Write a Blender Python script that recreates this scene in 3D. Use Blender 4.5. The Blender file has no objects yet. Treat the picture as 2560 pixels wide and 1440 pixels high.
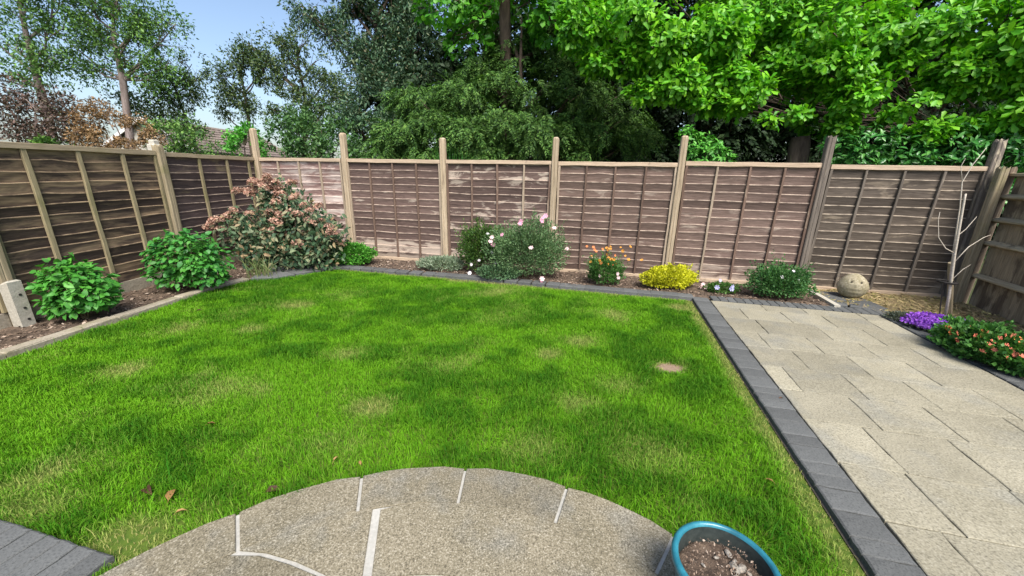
import bpy, bmesh, math, random
import numpy as np
from mathutils import Matrix, Vector
random.seed(7); rng = np.random.default_rng(7)
R = math.radians
sc = bpy.context.scene
col = sc.collection

# ------------------------------------------------------------------ camera, sky, sun, exposure
cd = bpy.data.cameras.new('camera'); cam = bpy.data.objects.new('camera', cd); col.objects.link(cam)
cd.sensor_width = 36.0; cd.lens = 36.0 * 949.9 / 2560.0; cd.clip_start = 0.05; cd.clip_end = 1500
PIT, ROL, CAMH = 0.2918, 0.0195, 1.6135
_r = Vector((1, 0, 0)); _f = Vector((0, math.cos(PIT), -math.sin(PIT))); _u = Vector((0, math.sin(PIT), math.cos(PIT)))
_r2 = math.cos(ROL) * _r + math.sin(ROL) * _u; _u2 = -math.sin(ROL) * _r + math.cos(ROL) * _u
cam.matrix_world = Matrix(((_r2.x, _u2.x, -_f.x, 0), (_r2.y, _u2.y, -_f.y, 0), (_r2.z, _u2.z, -_f.z, CAMH), (0, 0, 0, 1)))
sc.camera = cam

SUN_EL = R(54); SUN_AZ = math.atan2(0.30, -0.95)      # clockwise from +Y: behind the camera, to its right
to_sun = Vector((math.sin(SUN_AZ) * math.cos(SUN_EL), math.cos(SUN_AZ) * math.cos(SUN_EL), math.sin(SUN_EL)))
w = bpy.data.worlds.new('World'); sc.world = w; w.use_nodes = True
wn = w.node_tree; bg = wn.nodes['Background']
sky = wn.nodes.new('ShaderNodeTexSky'); sky.sky_type = 'NISHITA'; sky.sun_disc = False
sky.sun_elevation = SUN_EL; sky.sun_rotation = SUN_AZ
sky.air_density = 1.0; sky.dust_density = 2.6; sky.ozone_density = 1.3; sky.altitude = 50
wn.links.new(sky.outputs[0], bg.inputs[0]); bg.inputs[1].default_value = 0.098
sl = bpy.data.lights.new('sun', 'SUN'); sl.energy = 2.9; sl.angle = R(32.0); sl.color = (1.0, 0.955, 0.88)
so = bpy.data.objects.new('sun', sl); col.objects.link(so); so.location = (3, -6, 12)
so.rotation_euler = (-to_sun).to_track_quat('-Z', 'Y').to_euler()
sc.view_settings.view_transform = 'Standard'; sc.view_settings.look = 'None'
sc.view_settings.exposure = 1.25; sc.view_settings.gamma = 1.0
sc.render.engine = 'CYCLES'

# ------------------------------------------------------------------ helpers: objects
def tag(o, label=None, cat=None, group=None, kind=None):
    if label: o['label'] = label
    if cat: o['category'] = cat
    if group: o['group'] = group
    if kind: o['kind'] = kind
    return o
def empty(name, loc=(0, 0, 0), rz=0.0):
    o = bpy.data.objects.new(name, None); col.objects.link(o); o.location = loc; o.rotation_euler = (0, 0, rz)
    o.empty_display_size = 0.1
    return o
def link(name, me, mats, parent=None, smooth=False):
    for m in (mats if isinstance(mats, (list, tuple)) else [mats]): me.materials.append(m)
    if smooth: me.polygons.foreach_set('use_smooth', np.ones(len(me.polygons), bool))
    o = bpy.data.objects.new(name, me); col.objects.link(o)
    if parent: o.parent = parent
    return o
def mk(name, V, F, mats, parent=None, smooth=False, off=None):
    V = np.asarray(V, float)
    if off is not None: V = V - np.asarray(off, float)
    me = bpy.data.meshes.new(name); me.from_pydata(V.tolist(), [], [tuple(int(i) for i in f) for f in F]); me.update()
    return link(name, me, mats, parent, smooth)
def tris(name, V, T, mats, parent=None, smooth=False, off=None, attrs=None):
    V = np.asarray(V, np.float32); T = np.asarray(T, np.int32)
    if off is not None: V = V - np.asarray(off, np.float32)
    me = bpy.data.meshes.new(name); n = len(T)
    me.vertices.add(len(V)); me.vertices.foreach_set('co', V.ravel())
    me.loops.add(n * 3); me.loops.foreach_set('vertex_index', T.ravel())
    me.polygons.add(n); me.polygons.foreach_set('loop_start', np.arange(0, n * 3, 3, dtype=np.int32))
    for k, a in (attrs or {}).items():
        at = me.attributes.new(k, 'FLOAT', 'POINT'); at.data.foreach_set('value', np.asarray(a, np.float32))
    me.update(calc_edges=True)
    return link(name, me, mats, parent, smooth)
def cat(parts):
    V, T, n = [], [], 0
    for v, t in parts:
        v = np.asarray(v, float); V.append(v); T += [tuple(i + n for i in f) for f in t]; n += len(v)
    return np.concatenate(V), T
def box(x0, x1, y0, y1, z0, z1):
    V = [(x, y, z) for z in (z0, z1) for y in (y0, y1) for x in (x0, x1)]
    return np.array(V, float), [(0, 2, 3, 1), (4, 5, 7, 6), (0, 1, 5, 4), (2, 6, 7, 3), (0, 4, 6, 2), (1, 3, 7, 5)]
def tube(path, rad, sides=6, cap=True):
    P = [Vector(q) for q in path]; V, F = [], []
    for i, q in enumerate(P):
        d = (P[min(i + 1, len(P) - 1)] - P[max(i - 1, 0)]).normalized()
        a = d.cross(Vector((0.3, 0.9, 0.1))); a = a.normalized() if a.length > 1e-4 else Vector((1, 0, 0)); b = d.cross(a)
        for k in range(sides):
            t = 2 * math.pi * k / sides; V.append(q + (a * math.cos(t) + b * math.sin(t)) * rad[i])
    for i in range(len(P) - 1):
        for k in range(sides):
            F.append((i * sides + k, i * sides + (k + 1) % sides, (i + 1) * sides + (k + 1) % sides, (i + 1) * sides + k))
    if cap: F.append(tuple(range(sides - 1, -1, -1))); F.append(tuple((len(P) - 1) * sides + k for k in range(sides)))
    return np.array([tuple(v) for v in V]), F
_lat = np.random.default_rng(3).random((256, 256))
def vn(x, y):
    x = np.asarray(x, float); y = np.asarray(y, float); xi = np.floor(x).astype(int); yi = np.floor(y).astype(int)
    fx = x - xi; fy = y - yi; fx = fx * fx * (3 - 2 * fx); fy = fy * fy * (3 - 2 * fy)
    g = lambda a, b: _lat[a % 256, b % 256]
    return (g(xi, yi) * (1 - fx) + g(xi + 1, yi) * fx) * (1 - fy) + (g(xi, yi + 1) * (1 - fx) + g(xi + 1, yi + 1) * fx) * fy
def fbm(x, y, o=4):
    s, a, t = 0, 1, 0
    for k in range(o): s = s + a * vn(x * 2 ** k + 17 * k, y * 2 ** k + 5 * k); t += a; a *= .5
    return s / t
def inside(P, poly):
    x, y = P[:, 0], P[:, 1]; r = np.zeros(len(P), bool); n = len(poly)
    for i in range(n):
        x1, y1 = poly[i]; x2, y2 = poly[(i + 1) % n]
        if y1 == y2: continue
        c = ((y1 > y) != (y2 > y)) & (x < (x2 - x1) * (y - y1) / (y2 - y1) + x1); r ^= c
    return r
def norm(a): return a / (np.linalg.norm(a, axis=-1, keepdims=True) + 1e-9)

# ------------------------------------------------------------------ helpers: materials
class M:
    def __init__(s, name):
        s.m = bpy.data.materials.new(name); s.m.use_nodes = True; s.n = s.m.node_tree.nodes; s.l = s.m.node_tree.links
        s.b = s.n['Principled BSDF']; s.b.inputs['Specular IOR Level'].default_value = 0.25
        s.tc = s.n.new('ShaderNodeTexCoord')
    def put(s, a, b):
        if hasattr(a, 'links'): s.l.new(a, b)
        elif isinstance(a, (tuple, list)): b.default_value = (*a, 1)[:4]
        else: b.default_value = a
    def coord(s, scale=(1, 1, 1), which='Object'):
        mp = s.n.new('ShaderNodeMapping'); s.l.new(s.tc.outputs[which], mp.inputs[0]); mp.inputs[3].default_value = scale; return mp.outputs[0]
    def noise(s, scale, detail=3, vec=None, rough=0.6, dist=0.0):
        t = s.n.new('ShaderNodeTexNoise'); t.inputs['Scale'].default_value = scale; t.inputs['Detail'].default_value = detail
        t.inputs['Roughness'].default_value = rough; t.inputs['Distortion'].default_value = dist
        s.l.new(vec if vec else s.tc.outputs['Object'], t.inputs['Vector']); return t.outputs[0]
    def voro(s, scale, vec=None, feat='F1'):
        t = s.n.new('ShaderNodeTexVoronoi'); t.feature = feat; t.inputs['Scale'].default_value = scale
        s.l.new(vec if vec else s.tc.outputs['Object'], t.inputs['Vector']); return t.outputs[0]
    def ramp(s, fac, stops):
        t = s.n.new('ShaderNodeValToRGB'); s.put(fac, t.inputs[0]); e = t.color_ramp.elements
        for i, (p, c) in enumerate(stops):
            x = e[i] if i < 2 else e.new(p); x.position = p; x.color = (*c, 1) if isinstance(c, (tuple, list)) else (c, c, c, 1)
        return t.outputs[0]
    def mix(s, fac, a, b, mode='MIX'):
        t = s.n.new('ShaderNodeMix'); t.data_type = 'RGBA'; t.blend_type = mode
        s.put(fac, t.inputs[0]); s.put(a, t.inputs[6]); s.put(b, t.inputs[7]); return t.outputs[2]
    def math(s, op, a, b=0.0, c=None):
        t = s.n.new('ShaderNodeMath'); t.operation = op; s.put(a, t.inputs[0]); s.put(b, t.inputs[1])
        if c is not None: s.put(c, t.inputs[2])
        return t.outputs[0]
    def maprange(s, v, a, b, c=0.0, d=1.0):
        t = s.n.new('ShaderNodeMapRange'); s.put(v, t.inputs[0])
        for i, x in enumerate((a, b, c, d)): t.inputs[i + 1].default_value = x
        return t.outputs[0]
    def orand(s): return s.n.new('ShaderNodeObjectInfo').outputs['Random']
    def isl(s): return s.n.new('ShaderNodeNewGeometry').outputs['Random Per Island']
    def attr(s, k): t = s.n.new('ShaderNodeAttribute'); t.attribute_name = k; return t.outputs['Fac']
    def z(s, which='Object'):
        t = s.n.new('ShaderNodeSeparateXYZ'); s.l.new(s.tc.outputs[which], t.inputs[0]); return t.outputs
    def bright(s, c, v):
        t = s.n.new('ShaderNodeVectorMath'); t.operation = 'SCALE'; s.put(c, t.inputs[0]); s.put(v, t.inputs['Scale']); return t.outputs[0]
    def bump(s, h, strength=0.3, dist=0.01):
        t = s.n.new('ShaderNodeBump'); t.inputs['Strength'].default_value = strength; t.inputs['Distance'].default_value = dist
        s.l.new(h, t.inputs['Height']); s.l.new(t.outputs[0], s.b.inputs['Normal'])
    def done(s, c, rough=0.85, spec=None):
        s.put(c, s.b.inputs['Base Color']); s.put(rough, s.b.inputs['Roughness'])
        if spec is not None: s.b.inputs['Specular IOR Level'].default_value = spec
        return s.m

def leaf_mat(name, stops, rough=0.5, trans=0.3, per='island', spec=0.3, ttint=(1.0, 1.1, 0.5)):
    q = M(name)
    r = q.isl() if per == 'island' else q.orand()
    c = q.ramp(r, stops)
    v = q.noise(2.2, 3); c = q.bright(c, q.maprange(v, .3, .7, .75, 1.25))
    q.done(c, rough, spec)
    t = q.n.new('ShaderNodeBsdfTranslucent'); q.l.new(q.mix(1.0, c, ttint, 'MULTIPLY'), t.inputs[0])
    mx = q.n.new('ShaderNodeMixShader'); mx.inputs[0].default_value = trans
    q.l.new(q.b.outputs[0], mx.inputs[1]); q.l.new(t.outputs[0], mx.inputs[2]); q.l.new(mx.outputs[0], q.n['Material Output'].inputs[0])
    return q.m
def wood(name, c1, c2, patch=None, thr=0.6, grain=(3, 40, 40), pscale=(1.6, 1.6, 5), low=None, edge=None, moss=None, rnd=0.3, soft=.1):
    q = M(name)
    g = q.noise(1.0, 5, q.coord(grain), .65, .6)
    c = q.mix(q.maprange(g, .3, .7), c1, c2)
    g2 = q.noise(1.0, 3, q.coord((grain[0] * 3, grain[1] * 3, grain[2] * 3)))
    c = q.bright(c, q.maprange(g2, .25, .75, .72, 1.25))
    if patch:
        n = q.noise(1.0, 5, q.coord(pscale), .62, .7)
        n = q.math('ADD', n, q.math('MULTIPLY_ADD', q.orand(), .16, -.08))
        if low:                                      # weathering splashed up from the soil
            n = q.math('ADD', n, q.maprange(q.z()[2], low[0], low[1], low[2], 0.0))
        k = q.maprange(n, thr, thr + soft)
        c = q.mix(q.math('MULTIPLY', k, q.maprange(g2, .2, .6, .55, 1.0)), c, patch)
    if moss:
        n = q.noise(2.2, 4, None, .6); c = q.mix(q.maprange(n, .52, .68, 0, .8), c, moss)
    c = q.bright(c, q.maprange(q.orand(), 0, 1, 1 - rnd, 1 + rnd))
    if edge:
        e = q.math('MULTIPLY', q.attr('edge'), q.maprange(q.noise(7, 4), .35, .65, .15, 1.0)); c = q.mix(e, c, edge)  # pale top edge: bare wood, plus painted brightness for the sunlit ledges
    q.bump(g, .5, .006)
    return q.done(c, .88, .2)
def stone(name, c1, c2, speck=(.05, .05, .045), sp=.25, sscale=120, rnd=.15, bump=.5, tint=None, blotch=2.5, hi=(.62, .58, .5), hik=.7):
    q = M(name)
    n = q.noise(blotch, 4); c = q.mix(q.maprange(n, .3, .7), c1, c2)
    if tint: c = q.mix(q.maprange(q.noise(blotch * 1.7, 3), .5, .7, 0, .8), c, tint)
    f = q.noise(sscale, 2, None, .7); c = q.mix(q.maprange(f, .5, .7, 0, sp), c, speck)
    c = q.mix(q.maprange(f, .3, .45, sp * hik, 0), c, hi)
    c = q.bright(c, q.maprange(q.orand(), 0, 1, 1 - rnd, 1 + rnd))
    h = q.math('ADD', q.math('MULTIPLY', q.noise(9, 5, None, .6, .4), 1.0), q.math('MULTIPLY', f, .08)); q.bump(h, bump, .02)
    return q.done(c, .9, .2)

# real-world base colours
SOIL = M('soil'); _n = SOIL.noise(14, 6); _c = SOIL.ramp(_n, [(.3, (.035, .024, .018)), (.55, (.10, .072, .052)), (.75, (.19, .14, .10))]); SOIL.bump(SOIL.noise(45, 4), .8, .02); SOIL = SOIL.done(_c, .95)
DRYBED = M('dry_bed'); _n = DRYBED.noise(9, 6); _c = DRYBED.ramp(_n, [(.3, (.11, .085, .045)), (.52, (.25, .19, .10)), (.68, (.13, .14, .035)), (.8, (.30, .23, .14))]); DRYBED.bump(DRYBED.noise(60, 3), .8, .02); DRYBED = DRYBED.done(_c, .95)
CHIP = M('bark_chip'); CHIP = CHIP.done(CHIP.ramp(CHIP.isl(), [(0, (.05, .033, .024)), (.5, (.15, .105, .075)), (.8, (.25, .185, .14)), (1, (.38, .31, .25))]), .95)
STRAW = M('straw'); STRAW = STRAW.done(STRAW.ramp(STRAW.isl(), [(0, (.30, .22, .10)), (.6, (.40, .31, .16)), (1, (.20, .20, .05))]), .9)
THATCH = M('lawn_base'); _n = THATCH.noise(25, 4); THATCH = THATCH.done(THATCH.ramp(_n, [(.3, (.03, .07, .006)), (.6, (.08, .12, .014)), (.8, (.17, .15, .05))]), .95)
FIELD = M('rough_ground'); _n = FIELD.noise(.6, 6); FIELD = FIELD.done(FIELD.ramp(_n, [(.35, (.025, .04, .012)), (.6, (.05, .055, .02)), (.8, (.08, .065, .035))]), .95)
SLAB = stone('sandstone', (.205, .188, .136), (.285, .262, .195), (.07, .064, .048), .65, 95, .14, .6, (.20, .195, .165), 1.6, (.38, .36, .30))
SLABC = stone('sandstone_round', (.130, .114, .076), (.200, .174, .122), (.04, .035, .025), .9, 140, .17, .3, (.150, .146, .126), 2.2, (.40, .37, .30), .7)
MORTAR = stone('mortar', (.27, .265, .24), (.38, .37, .34), (.2, .19, .16), .3, 60, .0, .4)
SANDJ = stone('sand_joint', (.07, .063, .048), (.115, .102, .08), (.03, .03, .025), .4, 60, .0, .4, hi=(.1, .09, .07))
SLATE = stone('slate_block', (.078, .081, .080), (.125, .129, .127), (.025, .027, .028), .6, 120, .16, .4, hi=(.13, .135, .135), hik=.5)
CONC = stone('concrete', (.25, .22, .17), (.33, .295, .235), (.10, .085, .065), .5, 60, .08, .4, (.20, .18, .105), hi=(.36, .33, .28))
CONCW = stone('pale_concrete', (.36, .335, .28), (.44, .42, .36), (.2, .18, .14), .4, 60, .05, .4)
OWL = stone('owl_stone', (.25, .215, .135), (.35, .31, .215), (.13, .11, .065), .5, 45, .0, .4, (.23, .21, .12), 9)
PEBBLE = stone('pebble', (.20, .18, .15), (.36, .33, .29), (.2, .18, .15), .4, 40, .2, .3)
DRIFT = stone('old_grey_timber', (.16, .15, .13), (.25, .235, .205), (.07, .06, .05), .5, 50, .15, .5)

# ------------------------------------------------------------------ frames of the garden
C0 = np.array((-4.9235, 7.5967)); AB = -0.2079; AL = -1.6184; PW = 1.9
DB = np.array((math.cos(AB), math.sin(AB))); DL = np.array((math.cos(AL), math.sin(AL)))
PO = np.array((2.67, 4.859)); PU = np.array((.971, -.239)); PV = np.array((.239, .971))
def uv(u, v): return PO + PU * u + PV * v
RC = np.array((-.31, .03)); RR = 1.718

# ------------------------------------------------------------------ ground, lawn, beds
def sheet(name, poly, z, mat, parent=None, off=None):
    bm = bmesh.new(); bm.faces.new([bm.verts.new((x, y, z)) for x, y in poly]); bmesh.ops.triangulate(bm, faces=bm.faces[:])
    me = bpy.data.meshes.new(name); bm.to_mesh(me); bm.free(); return link(name, me, mat, parent)
tag(mk('ground', [(-600, -300, -.08), (600, -300, -.08), (600, 900, -.08), (-600, 900, -.08)], [(0, 1, 2, 3)], FIELD), kind='structure')
LAWN = [(-4.50, 1.88), (-4.311, 2.919), (-4.264, 3.377), (-4.21, 3.784), (-4.126, 4.451), (-4.011, 5.159), (-3.90, 5.42), (-3.554, 5.508), (-3.303, 5.809),
        (-2.937, 6.231), (-1.929, 5.989), (-1.246, 5.841), (-.343, 5.65), (.702, 5.34), (1.58, 5.12), (2.002, 5.02), (2.444, 4.90), (1.54, 1.23), (1.28, .18),
        (1.2, .1), (-1.6, .1), (-1.72, 1.215)]
tag(sheet('lawn', LAWN, 0.0, THATCH), kind='structure')
BARE = stone('bare_earth', (.17, .115, .078), (.23, .165, .115), (.1, .07, .05), .5, 60, .0, .5, hi=(.3, .23, .17))
tag(mk('bare_patch', [(1.40, 3.0, .006)] + [(1.40 + .15 * (1 + .25 * math.sin(k * 2.3)) * math.cos(k * .3307), 3.0 + .10 * (1 + .2 * math.cos(k * 3.1)) * math.sin(k * .3307), .004) for k in range(19)], [(0, 1 + k, 1 + (k + 1) % 19) for k in range(19)], BARE), kind='structure')
def gridbed(name, poly, mat, z0, amp, step=.05):
    P = np.array(poly); x0, y0 = P.min(0); x1, y1 = P.max(0)
    nx = int((x1 - x0) / step) + 1; ny = int((y1 - y0) / step) + 1
    X, Y = np.meshgrid(x0 + np.arange(nx + 1) * step, y0 + np.arange(ny + 1) * step); X = X.ravel(); Y = Y.ravel()
    Z = z0 + amp * (fbm(X * 7, Y * 7) - .5) * 2 + amp * .6 * (vn(X * 31, Y * 31) - .5)
    i, j = np.meshgrid(np.arange(nx), np.arange(ny)); a = (j * (nx + 1) + i).ravel()
    cc = np.c_[X[a] + step / 2, Y[a] + step / 2]; a = a[inside(cc, poly)]
    F = np.r_[np.c_[a, a + 1, a + nx + 2], np.c_[a, a + nx + 2, a + nx + 1]]
    us, inv = np.unique(F, return_inverse=True)
    return tris(name, np.c_[X, Y, Z][us], inv.reshape(F.shape), mat, None, True)
LBED = [(-5.16, .3), (-4.62, .3), (-4.40, 2.95), (-4.30, 3.9), (-4.2, 4.6), (-4.08, 5.3), (-3.72, 5.58), (-3.42, 5.98), (-2.99, 6.34), (-1.95, 6.10), (-1.27, 5.96), (-.36, 5.78), (.70, 5.45), (1.56, 5.22),
        (2.45, 5.02), (3.3, 4.84), (4.25, 4.66), (4.42, 5.60), (2.5, 6.05), (-3.0, 7.22), (-4.95, 7.65), (-5.06, 5.7)]
RBED = [(4.42, 5.62), (4.36, 4.9), (4.60, 4.6), (4.66, 4.28), (4.52, 3.7), (4.18, 2.3), (4.02, 1.7), (5.0, 1.7), (5.9, 4.1), (6.3, 5.2)]
bed = gridbed('flower_bed', LBED, SOIL, .025, .03); tag(bed, kind='structure')
bed2 = gridbed('corner_bed', RBED, DRYBED, .03, .03); tag(bed2, kind='structure')
def sample_poly(poly, n):
    P = np.array(poly); o = np.zeros((0, 2))
    while len(o) < n:
        q = P.min(0) + rng.random((n * 2, 2)) * (P.max(0) - P.min(0)); o = np.r_[o, q[inside(q, poly)]]
    return o[:n]
def chips(name, poly, n, z0, smin, smax, mat, parent, flat=.5, thin=1.0):
    P = sample_poly(poly, n); z = z0 + .03 * (fbm(P[:, 0] * 7, P[:, 1] * 7) - .5) * 2 + .004 + rng.random(n) * .008
    a = rng.random(n) * 6.283; s = smin + (smax - smin) * rng.random(n) ** 2
    ax = np.c_[np.cos(a), np.sin(a), rng.normal(0, flat * .6, n)]; sd = np.c_[-np.sin(a), np.cos(a), rng.normal(0, flat, n)]
    c = np.c_[P, z]; wd = s * (.35 + .4 * rng.random(n)) * thin
    V = np.stack([c - ax * s[:, None], c - sd * wd[:, None], c + ax * s[:, None], c + sd * wd[:, None], c + np.array((0, 0, 1)) * (wd * .5)[:, None]], 1)
    T = np.array([(0, 1, 4), (1, 2, 4), (2, 3, 4), (3, 0, 4)]); T = (np.arange(n)[:, None, None] * 5 + T[None]).reshape(-1, 3)
    return tag(tris(name, V.reshape(-1, 3), T, mat, parent), kind='stuff')
chips('bark_mulch', LBED, 9000, .025, .008, .028, CHIP, bed)
chips('dry_litter', RBED, 7000, .03, .012, .05, STRAW, bed2, .45, .35)

# grass
nb = 480000
P = sample_poly(LAWN, nb)
d = np.hypot(P[:, 0] - RC[0], P[:, 1] - RC[1]); P = P[d > RR - .02]
dist = np.hypot(P[:, 0], P[:, 1]); P = P[rng.random(len(P)) < np.clip(1.25 - dist * .08, .55, 1)]
PATCH = [(-2.69, 4.42, .25, .8), (-2.71, 3.66, .2, .7), (-.99, 2.34, .18, .9), (.70, 3.52, .22, .8), (1.40, 3.0, .12, 1.6), (-3.16, 2.76, .22, .6), (-2.19, 2.56, .3, .6), (-1.49, 3.16, .22, .6),
         (.39, 3.24, .15, .7), (-2.29, 1.46, .20, .6), (-1.72, 1.30, .16, 1.2), (-.54, 2.97, .25, .5), (.49, 2.44, .2, .6), (.88, 2.7, .22, .55), (-2.46, 1.69, .22, .4), (-.17, 5.2, .4, .6), (-2.25, 2.39, .2, .5),
         (2.17, 4.62, .2, .9), (.14, 1.95, .25, .5), (-3.4, 3.6, .3, .4), (1.2, 4.3, .3, .4), (-.2, 4.1, .4, .35), (-2.3, 4.9, .4, .4), (-1.1, 1.95, .25, .4), (.9, 1.9, .25, .5)]
dry = np.zeros(len(P))
for x, y, s, k in PATCH:
    dd = ((P[:, 0] - x) ** 2 + ((P[:, 1] - y) * 1.4) ** 2) / (s * s); dry = np.maximum(dry, k * np.exp(-dd * (1 + .9 * (fbm(P[:, 0] * 9, P[:, 1] * 9) - .5))))
eu = (P - PO) @ PU                                             # worn strip beside the block border
dry = np.maximum(dry, 1.15 * np.clip(1 - (-.23 - eu) / (.10 + .14 * fbm(P[:, 0] * 2.5, P[:, 1] * 2.5)), 0, 1))
eb = (P - np.array((-2.937, 6.231))) @ np.array((-.24, -.971)) # and along the back edging
dry = np.maximum(dry, .7 * np.clip(1 - np.abs(eb) / .16, 0, 1))
dry = dry + .55 * np.clip(fbm(P[:, 0] * 3.2, P[:, 1] * 3.2) - .52, 0, 1) * 2
lush = np.clip((.55 * fbm(P[:, 0] * 1.6 + 9, P[:, 1] * 2.2 + 4, 4) + .45 * fbm(P[:, 0] * 5.5 + 3, P[:, 1] * 6.5, 3) - .42) * 5.0, 0, 1) * np.clip(1 - dry, 0, 1)
bare = np.exp(-(((P[:, 0] - 1.40) / .12) ** 2 + ((P[:, 1] - 3.0) / .085) ** 2)) * (.8 + .4 * fbm(P[:, 0] * 14, P[:, 1] * 14)); keep = (rng.random(len(P)) > np.clip(dry - .55, 0, .8)) & (bare < .38 + .35 * rng.random(len(P))); P, dry, lush = P[keep], dry[keep], lush[keep]; n = len(P)
a = rng.random(n) * 6.283; ln = (.022 + .026 * rng.random(n) + .022 * lush) * np.clip(1.05 - .45 * dry, .35, 1.1); ln[rng.random(n) < .012] *= 1.9
lean = rng.normal(.0, .45, n) + .35; tuft = 6.283 * fbm(P[:, 0] * 5, P[:, 1] * 5, 2) * 2
dx = np.cos(tuft) * .5 + np.cos(a); dy = np.sin(tuft) * .5 + np.sin(a); wd = (.0011 + .0012 * rng.random(n)) * (.9 + .13 * np.hypot(P[:, 0], P[:, 1])) * np.clip(1.05 - .35 * dry, .6, 1)
sx, sy = -np.sin(a) * wd, np.cos(a) * wd; b = np.c_[P, np.full(n, -.002)]
m1 = b + np.c_[dx * lean * ln * .3, dy * lean * ln * .3, ln * .6]; tp = b + np.c_[dx * lean * ln * 1.0, dy * lean * ln * 1.0, ln * (.95 - .3 * np.abs(lean))]
s = np.c_[sx, sy, np.zeros(n)]
V = np.stack([b - s, b + s, m1 + s * .8, m1 - s * .8, tp], 1).reshape(-1, 3)
T = (np.arange(n)[:, None, None] * 5 + np.array([(0, 1, 2), (0, 2, 3), (3, 2, 4)])[None]).reshape(-1, 3)
g = M('grass_blade'); r_ = g.isl()
c_ = g.mix(g.attr('lush'), (.105, .300, .008), (.020, .130, .004)); c_ = g.mix(g.math('MULTIPLY', r_, .30), c_, (.24, .38, .025))
dr = g.math('ADD', g.attr('dry'), g.math('MULTIPLY_ADD', r_, .5, -.25)); c_ = g.mix(g.maprange(dr, .25, 1.15, 0, .85), c_, (.42, .36, .15))
g.done(c_, .65, .12); t_ = g.n.new('ShaderNodeBsdfTranslucent'); g.l.new(c_, t_.inputs[0]); x_ = g.n.new('ShaderNodeMixShader'); x_.inputs[0].default_value = .3
g.l.new(g.b.outputs[0], x_.inputs[1]); g.l.new(t_.outputs[0], x_.inputs[2]); g.l.new(x_.outputs[0], g.n['Material Output'].inputs[0])
go = tris('grass', V, T, g.m, None, False, None, {'dry': np.repeat(dry, 5), 'lush': np.repeat(lush, 5)})
tag(go, 'bright green lawn grass with worn straw coloured patches', 'grass', kind='stuff')

# ------------------------------------------------------------------ paving
def prism(poly, z0, z1, bev=.006, dz=0.0, wob=0.0):
    """upright slab over a polygon with a chamfered rim"""
    P = np.array(poly, float); n = len(P); c = P.mean(0); d = c - P; L = np.linalg.norm(d, axis=1, keepdims=True); I = P + d / L * bev * 1.4
    tz = lambda Q: z1 + wob * (vn(Q[:, 0] * 4 + 3, Q[:, 1] * 4) - .5)
    V = np.r_[np.c_[P, np.full(n, z0)], np.c_[P, tz(P) - bev], np.c_[I, tz(I)]]
    F = [(i, (i + 1) % n, n + (i + 1) % n, n + i) for i in range(n)] + [(n + i, n + (i + 1) % n, 2 * n + (i + 1) % n, 2 * n + i) for i in range(n)]
    F += [tuple(range(2 * n, 3 * n))]
    return V, F
def wob_rect(f, a0, a1, b0, b1, k=5, amp=.004):
    Q = []
    for t in range(k): Q.append((a0 + (a1 - a0) * t / k, b0))
    for t in range(k): Q.append((a1, b0 + (b1 - b0) * t / k))
    for t in range(k): Q.append((a1 - (a1 - a0) * t / k, b1))
    for t in range(k): Q.append((a0, b1 - (b1 - b0) * t / k))
    return [f(x + random.uniform(-amp, amp), y + random.uniform(-amp, amp)) for x, y in Q]
def ngon_ccw(P):
    P = list(P); A = sum(P[i][0] * P[(i + 1) % len(P)][1] - P[(i + 1) % len(P)][0] * P[i][1] for i in range(len(P)))
    return P if A > 0 else P[::-1]
pat = tag(sheet('patio', [tuple(uv(*q)) for q in ((-.23, .03), (2.12, .03), (2.12, -5.8), (-.23, -5.8))], .006, SANDJ), kind='structure')
vrow = .02; k = 0; edges = [0.0, -.23, -.62, -1.05, -1.45, -1.86, -2.27, -2.67, -3.10, -3.51, -3.92, -4.33, -4.74, -5.2, -5.7]
for r in range(len(edges) - 1):
    v1, v0 = edges[r], edges[r + 1]; u = (-.0, -.32, -.12, -.22, -.05, -.3)[r % 6]; first = True
    while u < 1.9:
        u2 = u + random.choice((.44, .46, .6, .46)); u2 = u2 + .2 if u2 < .16 else (1.9 if u2 > 1.74 else u2); a0, a1 = max(u, 0) + .0025, min(u2, 1.9) - .0025
        if a1 - a0 > .12:
            V, F = prism(ngon_ccw(wob_rect(uv, a0, a1, v0 + .0015, v1 - .0015)), -.01, .034 + random.uniform(-.0012, .0012), .0035, wob=.003)
            mk('slab', V, F, SLAB, pat)
        u = u2
def block_mesh(L, W, H, seed):
    random.seed(seed); V, F = prism(wob_rect(lambda x, y: (x, y), -L / 2, L / 2, -W / 2, W / 2, 3, .0025), 0, H, .006, wob=.006)
    me = bpy.data.meshes.new('block'); me.from_pydata(V.tolist(), [], F); me.materials.append(SLATE); return me
B1 = [block_mesh(.206, .092, .075, s) for s in range(4)]; B2 = [block_mesh(.205, .15, .075, s + 9) for s in range(3)]; B3 = [block_mesh(.192, .17, .085, s + 30) for s in range(3)]
random.seed(11)
def put_block(me, x, y, z, ang, parent, name='block'):
    o = bpy.data.objects.new(name, me); col.objects.link(o); o.parent = parent; o.location = (x, y, z)
    o.rotation_euler = (random.uniform(-.008, .008), random.uniform(-.008, .008), ang + random.uniform(-.012, .012)); return o
PA = math.atan2(PU[1], PU[0])
v = .09
while v > -5.7:                                    # border between lawn and patio
    big = random.random() < .55; st = .155 if big else .097
    x, y = uv(-.115, v - st / 2); put_block(random.choice(B2 if big else B1), x, y, -.035 + random.uniform(-.002, .002), PA, pat); v -= st
u = .03
while u < 2.1:                                     # border along the back of the patio
    x, y = uv(u + .05, .115); put_block(random.choice(B1), x, y, -.035, PA + math.pi / 2, pat); u += .1
v = -.01
while v > -5.7:                                    # border along the far side
    x, y = uv(2.02, v - .05); put_block(random.choice(B1), x, y, -.035, PA, pat); v -= .1
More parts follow.
